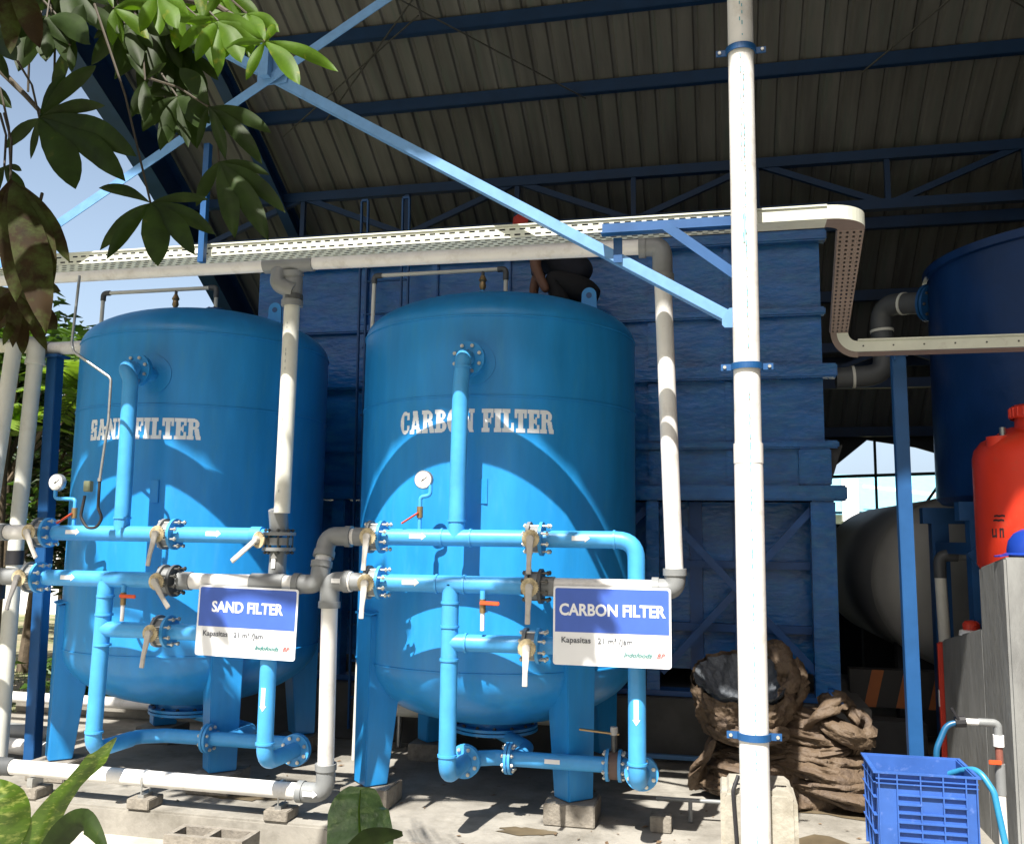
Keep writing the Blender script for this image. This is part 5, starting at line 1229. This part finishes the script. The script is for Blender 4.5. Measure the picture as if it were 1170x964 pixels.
tr_ = [(hip+Vector((-.04,0,0)),.14),((-1.09,PY-.12,3.57),.11),((-1.31,PY-.15,3.66),.095),((-1.20,PY-.15,3.43),.066),((-1.09,PY+.14,3.57),.11),((-1.33,PY+.17,3.64),.095),((-1.22,PY+.17,3.42),.066),(hip+Vector((.05,0,-.06)),.07),((-1.20,PY-.15,3.38),.062),((-1.22,PY+.17,3.37),.062)]
skin_body('trousers', tr_, [(0,1),(1,2),(2,3),(0,4),(4,5),(5,6),(0,7),(3,8),(6,9)], TROU, pr, 3)
for k, bx in enumerate(((-1.31,PY-.24,3.51),(-1.50,PY+.15,3.51))):
    B0 = Vector(bx); mbv = [(B0,.026),(B0+Vector((-.035,0,-.045)),.030)]; ee = [(0,1)]
    for f in range(4):
        s = -.024+.016*f; mbv += [(B0+Vector((-.055,s,-.075)),.0095),(B0+Vector((-.075,s,-.105)),.0085)]; ee += [(1,2+2*f),(2+2*f,3+2*f)]
    mbv += [(B0+Vector((-.02,-.04,-.05)),.010),(B0+Vector((-.035,-.055,-.075)),.009)]; ee += [(0,10),(10,11)]
    skin_body('hand', mbv, ee, SKIN, pr, 1)
MB().lathe([(.102,0),(.104,.03),(.09,.075),(.05,.103),(0,.11)], (-1.52,PY-.01,4.115), (-.25,0,1), 28).build('cap', REDC, pr, smooth=True)
MB().prism([(-1.60,PY-.07,4.11),(-1.70,PY-.05,4.075),(-1.72,PY-.01,4.068),(-1.70,PY+.03,4.075),(-1.60,PY+.05,4.11)], (0,0,.006)).build('cap_peak', REDC, pr)
mb = MB(); mb.lathe([(0,-.06),(.07,-.05),(.097,0),(.095,.04)], (-1.50,PY-.01,4.10), n=20); mb.build('hair', HAIR, pr, smooth=True)
MB().lathe([(0,0),(.012,.01),(.016,.03),(.0,.045)], (-1.595,PY-.01,4.06), (-.4,0,1), 10).build('nose', SKIN, pr, smooth=True)

pr.location = pr.location + PO
# ------------------------------------------------------------------ foreground tree: palmate leaves hanging in from the top left
def leaf_blade(mb, H, T, wid, droop=.15, fold=.18, n=12, side=None, wob=0, seed=0, widest=.58):
    H = Vector(H); T = Vector(T); d = T-H; L = d.length; dn = d.normalized()
    view = (H-CAM).normalized() if side is None else side
    sd = dn.cross(view)
    if sd.length < .1: sd = dn.orthogonal()
    sd.normalize(); up = sd.cross(dn).normalized()
    k0 = len(mb.v); q = random.Random(seed)
    for i in range(n+1):
        t = i/n
        if t < widest: w_ = sin(pi/2*(t/widest))**.9
        else: w_ = cos(pi/2*((t-widest)/(1-widest)))**.75
        w_ = max(w_, .02)*wid*(1+wob*q.uniform(-1,1))
        c = H+d*t + Vector((0,0,1))*(L*droop*4*t*(1-t)*.5) + up*(.0)
        rip = .012*L*sin(t*9+seed)
        for s in (-1,-.5,0,.5,1):
            mb.v.append(c + sd*(s*w_) + up*(abs(s)*w_*fold + (rip*s)))
    for i in range(n):
        for j in range(4):
            a = k0+i*5+j; mb.f.append((a,a+1,a+6,a+5))

trf = thing('overhanging_tree', 'tree with large palm-shaped leaves hanging into view from the top left corner', 'tree', (-3.3,1.2,-.15))
def P2(x,y,Y): return at(x,y,Y=Y)
mb = MB().tube([(-3.3,1.2,-.15),(-3.25,1.25,1.5),(-3.1,1.4,3.0),(-2.8,1.6,4.4),(-2.5,1.9,5.6)], [.12,.10,.085,.07,.045], 12); mb.build('trunk', BARK, trf, smooth=True)
br = P2(60,-60,2.4)
mb = MB().tube([(-2.95,1.5,3.6),(-2.4,1.9,3.45),(br.x,br.y,br.z),P2(160,-12,2.35),P2(250,8,2.3),P2(300,40,2.25)], [.05,.035,.022,.013,.009,.006], 8)
mb.tube([(-2.95,1.5,3.5),P2(-60,0,2.3),P2(-20,60,2.3),P2(30,110,2.25),P2(55,138,2.2)], [.03,.02,.012,.008,.006], 8)
mb.build('branch', TWIG, trf, smooth=True)
CL = [ # hub px, Y, [(tip px, Ydelta, width frac)], material, petiole start px
 ((172,232), 2.1, [((113,215),.02,.16),((114,286),0,.20),((122,296),-.05,.19),((181,304),-.08,.26),((222,291),-.05,.2),((245,268),0,.2),((238,228),.03,.18)], LEAFD, (108,5)),
 ((250,185), 2.2, [((224,236),0,.26),((268,272),-.05,.2),((306,275),-.04,.18),((326,243),0,.18),((308,200),.04,.2)], LEAFD, (238,118)),
 ((238,122), 2.25, [((310,152),0,.19),((300,188),.0,.18),((258,182),-.04,.15),((205,78),.05,.24),((225,170),0,.16)], LEAFD, (165,88)),
 ((303,48), 2.2, [((386,82),0,.15),((342,97),-.04,.22),((281,92),-.02,.22),((236,22),.03,.22),((258,55),0,.2),((318,28),.05,.2),((285,18),.04,.24)], LEAFB, (228,38)),
 ((232,25), 2.25, [((245,78),0,.28),((205,60),0,.28),((190,20),0,.28),((262,-20),0,.22),((225,-25),0,.3),((270,20),.0,.25)], LEAFB, (180,-5)),
 ((166,92), 2.3, [((150,135),0,.26),((165,140),-.02,.25),((145,62),.02,.2),((190,72),0,.2)], LEAFD, (150,0)),
 ((45,135), 2.1, [((120,121),0,.18),((155,179),-.04,.18),((142,207),-.05,.17),((86,216),-.06,.26),((6,170),0,.26),((35,182),.03,.16),((52,172),.05,.2),((75,85),.05,.18),((110,75),.02,.2)], LEAFD, (20,70)),
 ((80,52), 2.2, [((82,82),0,.28),((42,20),0,.3),((60,110),.04,.22),((95,5),.02,.3)], LEAFD, (40,-10)),
 ((130,10), 2.3, [((128,52),0,.30),((170,45),0,.25),((110,-30),0,.25),((180,5),.04,.3),((140,50),.02,.25)], LEAFB, (110,-40)),
 ((12,205), 1.9, [((62,325),-.02,.20),((80,300),.02,.18),((18,345),0,.22),((52,380),-.08,.17),((-20,300),0,.2),((30,260),.05,.24)], LEAFR, (5,130)),
 ((5,190), 2.0, [((28,232),0,.3),((-30,250),0,.3),((25,195),0,.3)], LEAFD, (0,130)),
 ((10,-30), 1.6, [((12,62),0,.24),((45,55),-.02,.22),((70,-10),.02,.26),((-30,50),0,.25)], LEAFR, (0,-80)),
 ((200,15), 2.5, [((150,70),0,.3),((215,80),0,.25),((240,60),0,.25),((170,-20),0,.3)], LEAFD, (190,-30)),
]
for ci, (hub, Yd, tips, m_, pst) in enumerate(CL):
    H = P2(*hub, Yd); lf = MB()
    for ti, (tp2, dY, wf) in enumerate(tips):
        T = P2(*tp2, Yd+dY*1.5); L = (T-H).length
        leaf_blade(lf, H, T, L*wf*.49, .14, .22+.05*(ti%3), 12, None, .03, ci*10+ti)
    o = lf.build('leaf', m_, trf, smooth=True, recalc=False, angle=80)
    S0 = P2(*pst, Yd+.12); pm = MB().tube([S0, S0.lerp(H,.5)+Vector((.012,0,.01)), H], [.004,.0032,.003], 6)
    pm.build('petiole', TWIG, trf, smooth=True)
for a_, b_ in (((28,-10),(32,105)),((56,-5),(62,90)),((0,100),(12,190))):
    MB().tube([P2(*a_,2.3), P2((a_[0]+b_[0])/2+4,(a_[1]+b_[1])/2,2.3), P2(*b_,2.3)], .0035, 6).build('hanging_twig', TWIG, trf, smooth=True)
# dense sprays of smaller leaves in the corner
q = random.Random(31)
for (cx_, cy_, rx_, ry_, n_, Yd, m_) in ((60,10,75,35,4,2.35,LEAFD),(175,30,70,40,8,2.45,LEAFD),(225,8,60,22,5,2.35,LEAFB),(8,300,18,50,2,2.0,LEAFR),(215,105,35,45,3,2.5,LEAFD),(-5,60,20,50,2,2.3,LEAFD)):
    for i in range(n_):
        hx_, hy_ = q.gauss(cx_,rx_*.5), q.gauss(cy_,ry_*.5); Yq = Yd+q.uniform(-.15,.15); H = P2(hx_,hy_,Yq); lf = MB(); a0 = q.uniform(.1,.9)
        for k in range(q.randint(5,7)):
            a = a0+pi*(k/5.5)-.3; L_ = q.uniform(38,66); T = P2(hx_+L_*cos(a)*.95, hy_+L_*sin(a)*.9+8, Yq+q.uniform(-.1,.06)); L = (T-H).length
            leaf_blade(lf, H, T, L*q.uniform(.10,.15), .16, .3, 10, None, .04, i*7+k)
        lf.build('leaf', m_, trf, smooth=True, recalc=False, angle=80)
        MB().tube([H, P2(hx_*.75+20,hy_-45,Yq+.1), P2(hx_*.5+40,hy_-110,Yq+.15)], [.003,.004,.005], 5).build('petiole', TWIG, trf, smooth=True)
# upper crown, above the picture: throws the leaf shadows on legs and lower tanks
cr_ = MB(); q = random.Random(12)
def crown_leaf(mb, c, s, q, n=7):
    a0 = q.uniform(0,6.28); tilt = Vector((q.uniform(-.4,.4),q.uniform(-.4,.4),1)).normalized(); e1 = tilt.orthogonal().normalized(); e2 = tilt.cross(e1)
    for k in range(n):
        a = a0+2*pi*k/n; d = e1*cos(a)+e2*sin(a); T = c+d*s-Vector((0,0,s*.25))
        leaf_blade(mb, c, T, s*.19, .1, .2, 5, tilt, 0, k)
def back(p, Yd):      # point on the sun ray through p at depth Yd
    p = Vector(p); return p + sdir*((Yd-p.y)/sdir.y)
for i in range(22):      # shades the hanging leaves
    tp2 = P2(q.uniform(-30,235), q.uniform(20,330), q.uniform(2.0,2.3)); c = tp2 - sdir*q.uniform(.9,1.7); crown_leaf(cr_, c, q.uniform(.22,.34), q)
for tgt, nn_, sp in (((-2.15,5.55,.9),8,.13),((-.80,5.5,.42),9,.10),((-4.35,5.6,1.0),12,.24),((-3.2,5.4,.50),8,.14),((-.78,5.5,.80),5,.07)):
    for i in range(nn_):
        c = back((tgt[0]+q.gauss(0,sp),tgt[1],tgt[2]+q.gauss(0,sp*1.2)), q.uniform(1.7,2.5)); crown_leaf(cr_, c, q.uniform(.20,.30), q)
cr_.build('crown', LEAFD, trf, smooth=True, recalc=False)
mb = MB()
for tgt in ((-2.15,5.55,.95),(-.75,5.5,.7),(-4.45,5.6,.95),(-3.2,5.4,.55)):
    e = back(tgt, 2.1); mb.tube([(-2.5,1.9,5.6), Vector((-2.5,1.9,5.6)).lerp(e,.5)+Vector((0,0,.1)), e], [.03,.02,.01], 6)
mb.build('branch', TWIG, trf, smooth=True)

# ------------------------------------------------------------------ foreground plants
dp_ = thing('potted_plant_leaves', 'variegated broad-leaved plant at the bottom left corner', 'plant', at(35,1000,Y=3.0))
dp_.name = 'broadleaf_plant'
def curved_leaf(pts, widths, m_, parent, Yv, twist=0, name='leaf', seed=0, fold=.25, wave=.0):
    P_ = [at(x,y,Y=Yy) for (x,y,Yy) in pts]; mb = MB(); n = 24
    def cat(i, t, A):
        p0,p1,p2,p3 = A[max(i-1,0)],A[i],A[i+1],A[min(i+2,len(A)-1)]
        return .5*((2*p1)+(p2-p0)*t+(2*p0-5*p1+4*p2-p3)*t*t+(3*p1-p0-3*p2+p3)*t**3)
    seg = len(P_)-1; ctr = []
    for k in range(n+1):
        u = k/n*seg; i = min(int(u),seg-1); ctr.append((cat(i,u-i,P_), widths[i]*(1-(u-i))+widths[i+1]*(u-i)))
    for k,(c,w_) in enumerate(ctr):
        d = (ctr[min(k+1,n)][0]-ctr[max(k-1,0)][0]).normalized(); view = (c-CAM).normalized(); sd = d.cross(view).normalized(); up = sd.cross(d)
        tw = Quaternion(d, twist*k/n); sd = tw @ sd; up = tw @ up
        for s in (-1,-.66,-.33,0,.33,.66,1): mb.v.append(c+sd*(s*w_)+up*(abs(s)*w_*fold+wave*w_*sin(k*1.1+s*2)))
    for k in range(n):
        for j in range(6): a = k*7+j; mb.f.append((a,a+1,a+8,a+7))
    return mb.build(name, m_, parent, smooth=True, recalc=False, angle=80)
curved_leaf([(25,1010,3.0),(52,940,3.0),(85,895,3.05),(112,868,3.1),(133,842,3.1)], [.035,.052,.030,.045,.004], DIEF, dp_, 3, 1.0, wave=.06)
curved_leaf([(-20,1010,2.9),(5,940,2.9),(8,910,2.9),(-2,890,2.9)], [.06,.085,.06,.004], DIEF, dp_, 3, .3, wave=.05)
curved_leaf([(40,1000,2.95),(70,955,2.9),(95,938,2.85),(120,968,2.8)], [.03,.045,.04,.01], LEAFD, dp_, 3, .5)
curved_leaf([(45,1005,3.1),(75,955,3.1),(100,928,3.1)], [.03,.03,.004], DIEF, dp_, 3, .9)
for e in ((25,1010,3.0),(-20,1010,2.9),(40,1000,2.95),(45,1005,3.1)):
    p_ = at(*e[:2],Y=e[2]); MB().tube([p_, p_.lerp(at(20,1040,Y=3.0),.6), Vector((at(20,1040,Y=3.0).x,3.0,-.155))], [.008,.010,.012], 8).build('stem', LEAFB, dp_, smooth=True)
cn = thing('broadleaf_plant', 'single wide mottled dark green leaf at the bottom centre', 'plant', (at(415,970,Y=3.4).x,3.4,-.155))
curved_leaf([(412,1010,3.35),(412,960,3.4),(410,925,3.45),(412,905,3.5),(413,899,3.5)], [.10,.125,.115,.075,.03], CANNA, cn, 3, .15, wave=.05, fold=.12)
curved_leaf([(380,1000,3.3),(420,960,3.3),(460,952,3.3)], [.03,.04,.008], LEAFD, cn, 3, .3)
p_ = at(412,1010,Y=3.35); MB().tube([p_,(p_.x,3.35,-.155)], .012, 8).build('stem', LEAFB, cn, smooth=True)
MB().tube([at(412,1005,Y=3.34),at(411,950,Y=3.385),at(410,925,Y=3.43),at(412,902,Y=3.48)], [.006,.005,.004,.002], 6).build('midrib', LEAFB, cn, smooth=True)

# ------------------------------------------------------------------ trees and shrubs at the left rear
def leafy(mb, c, r, n, q, s0=.10, s1=.2, long=2.4, droop=.4, flat=.7):
    for _ in range(n):
        while True:
            d = Vector((q.uniform(-1,1),q.uniform(-1,1),q.uniform(-1,1)))
            if d.length < 1: break
        p = Vector(c)+Vector((d.x*r,d.y*r,d.z*r*flat)); a = q.uniform(0,2*pi); s = q.uniform(s0,s1)
        dr = Vector((cos(a),sin(a),q.uniform(-droop,.25))).normalized(); sd = dr.cross(Vector((q.uniform(-.4,.4),q.uniform(-.4,.4),1))).normalized()*(s/long)
        k = len(mb.v); e = p+dr*s; m_ = p+dr*s*.5+Vector((0,0,s*.10))
        mb.v += [p, m_+sd*.5, e-Vector((0,0,s*.12)), m_-sd*.5]; mb.f.append((k,k+1,k+2,k+3))
def tree(loc, h, cr, label, seed, m_, n=900, s=(.12,.26), ncl=12, tr=.09, zlo=.35):
    q = random.Random(seed); L = Vector(loc); t = thing('tree', label, 'tree', L, 'trees left of the sand tank')
    top = L+Vector((q.uniform(-.2,.2),q.uniform(-.2,.2),h*.8))
    tm = MB().tube([L, L.lerp(top,.4)+Vector((.08,0,0)), L.lerp(top,.75), top], [tr,tr*.8,tr*.5,tr*.25], 9)
    cm = MB(); cs = []
    for i in range(ncl):
        a = q.uniform(0,2*pi); z = q.uniform(h*zlo,h*.92); rr = cr*(1-abs(z/h-.62)*.9)*q.uniform(.45,1)
        c = L+Vector((rr*cos(a),rr*sin(a),z)); cs.append(c)
        tm.tube([L.lerp(top,min(1,z/h*.8)), c], [tr*.35,tr*.1], 6)
        leafy(cm, c, cr*q.uniform(.34,.5), n//ncl, q, *s)
    tm.build('trunk', BARK, t, smooth=True); cm.build('crown', m_, t, recalc=False)
    return t
tree((-7.6,8.6,-.16), 4.6, 1.45, 'leafy green tree behind the left blue post', 3, FOL, 3000, (.14,.30), 22)
tree((-8.9,10.6,-.16), 4.9, 1.7, 'darker tree behind the pale upright pipes at the left edge', 5, FOLD, 3600, (.14,.28), 22)
tree((-6.7,9.6,-.16), 3.0, 1.1, 'dark bushy tree close behind the left rim of the sand tank', 8, FOLD, 2600, (.12,.24), 18, .06, .25)
tree((-11.5,14.5,-.16), 5.2, 2.2, 'tall dark tree furthest back at the left', 9, FOLD, 3600, (.2,.38), 20)
# fronded plant top seen above the tank edge
def frond_plant(loc, h, n, L_, label, seed, m_):
    q = random.Random(seed); t = thing('palm', label, 'palm', loc); L0_ = Vector(loc)
    MB().tube([L0_, L0_+Vector((.03,0,h*.5)), L0_+Vector((0,0,h))], [.07,.06,.04], 9).build('trunk', BARK, t, smooth=True)
    mb = MB(); sm = MB()
    for i in range(n):
        a = 2*pi*i/n+q.uniform(-.2,.2); el = q.uniform(.3,1.1); d = Vector((cos(a)*cos(el),sin(a)*cos(el),sin(el))); c0 = L0_+Vector((0,0,h)); pts = []
        for k in range(9): u = k/8; pts.append(c0+d*L_*u+Vector((0,0,-L_*.55*u*u)))
        sm.tube(pts, [.012]*4+[.008]*5, 5)
        for k in range(1,9):
            for s in (-1,1):
                for w_ in (0,.5):
                    base = pts[k-1].lerp(pts[k],w_); dd = (pts[k]-pts[k-1]).normalized(); sd = dd.cross(Vector((0,0,1))).normalized()*s
                    tip = base+(sd*.9+dd*.5+Vector((0,0,-.15))).normalized()*L_*.30*(1-.06*k); wd = dd*.018
                    k0 = len(mb.v); mb.v += [base-wd, base.lerp(tip,.5)-wd*1.6, tip, base.lerp(tip,.5)+wd*1.6, base+wd]; mb.f.append((k0,k0+1,k0+2,k0+3,k0+4))
    sm.build('frond_stems', FOL, t, smooth=True); mb.build('crown', m_, t, recalc=False)
FROND = mat('frond_green', (.14,.22,.035), .45, var=.35, vscale=3, trans=.35)
frond_plant((-6.15,8.0,-.16), 3.15, 14, 1.0, 'bright fronded palm rising behind the rim of the sand tank', 4, FROND)
frond_plant((-6.8,7.6,-.16), 2.75, 13, .9, 'second fronded palm beside the pale upright pipes, lower than the other', 6, FROND)
# low shrubs and mulch
def shrub(loc, r, h, label, seed, m_, n=420, s=(.08,.2)):
    q = random.Random(seed); t = thing('shrub', label, 'shrub', loc, 'low shrubs behind the sand tank'); cm = MB(); sm = MB(); L = Vector(loc)
    for i in range(8):
        c = L+Vector((q.uniform(-r,r)*.6,q.uniform(-r,r)*.5,h*q.uniform(.35,.8))); sm.tube([L, c], [.012,.005], 5); leafy(cm, c, r*.5, n//8, q, *s)
    sm.build('stems', BARK, t); cm.build('leaves', m_, t, recalc=False)
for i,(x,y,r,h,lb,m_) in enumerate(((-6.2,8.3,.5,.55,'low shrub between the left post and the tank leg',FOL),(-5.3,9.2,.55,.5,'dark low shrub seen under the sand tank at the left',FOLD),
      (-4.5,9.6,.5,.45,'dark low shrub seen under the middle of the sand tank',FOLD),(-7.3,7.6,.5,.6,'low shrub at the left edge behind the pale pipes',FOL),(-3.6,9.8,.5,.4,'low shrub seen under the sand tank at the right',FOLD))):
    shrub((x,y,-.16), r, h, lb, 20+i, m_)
gm = MB(); q = random.Random(77)
for _ in range(5200):
    x, y = q.uniform(-9.5,-2.6), q.uniform(7.8,12.5); h_ = q.uniform(.03,.10); a = q.uniform(0,6.28); k = len(gm.v)
    gm.v += [Vector((x,y,-.16)),Vector((x+.012*cos(a),y+.012*sin(a),-.16)),Vector((x+q.uniform(-.04,.04),y+q.uniform(-.04,.04),-.16+h_))]; gm.f.append((k,k+1,k+2))
tag(gm.build('grass_tufts', mat('grass_blades', (.13,.18,.05), .7, var=.3), None, recalc=False), 'short rough grass behind the sand tank', 'grass', kind='stuff')
# far white building left
t = thing('white_building', 'white walled building glimpsed between the left pipes and the trees', 'building', (-14,19,0))
MB().box(-19,-11,18,22,-.16,1.9).build('wall', WHITE, t)
for i in range(4): MB().box(-17.6+i*1.8,-16.8+i*1.8,17.96,17.998,.5,1.4).build('window', PVCDK, t)
MB().box(-19.3,-10.7,17.6,22.4,1.902,2.05).build('roof', NROOF, t)
# debris behind sand tank right side
t = thing('timber_stack', 'small stack of brown boards on the ground behind the sand tank', 'timber stack', (-3.1,8.6,-.1))
for i in range(4): 
    o = MB().bar((-3.75+.05*i,8.6+.04*i,.03+.06*i),(-2.5+.03*i,8.7-.03*i,.04+.06*i),.16,.05).build('board', mat('weathered_board', (.16,.10,.07), .85, var=.3, vscale=8) if i==0 else bpy.data.materials['weathered_board'], t, bevel=.004)
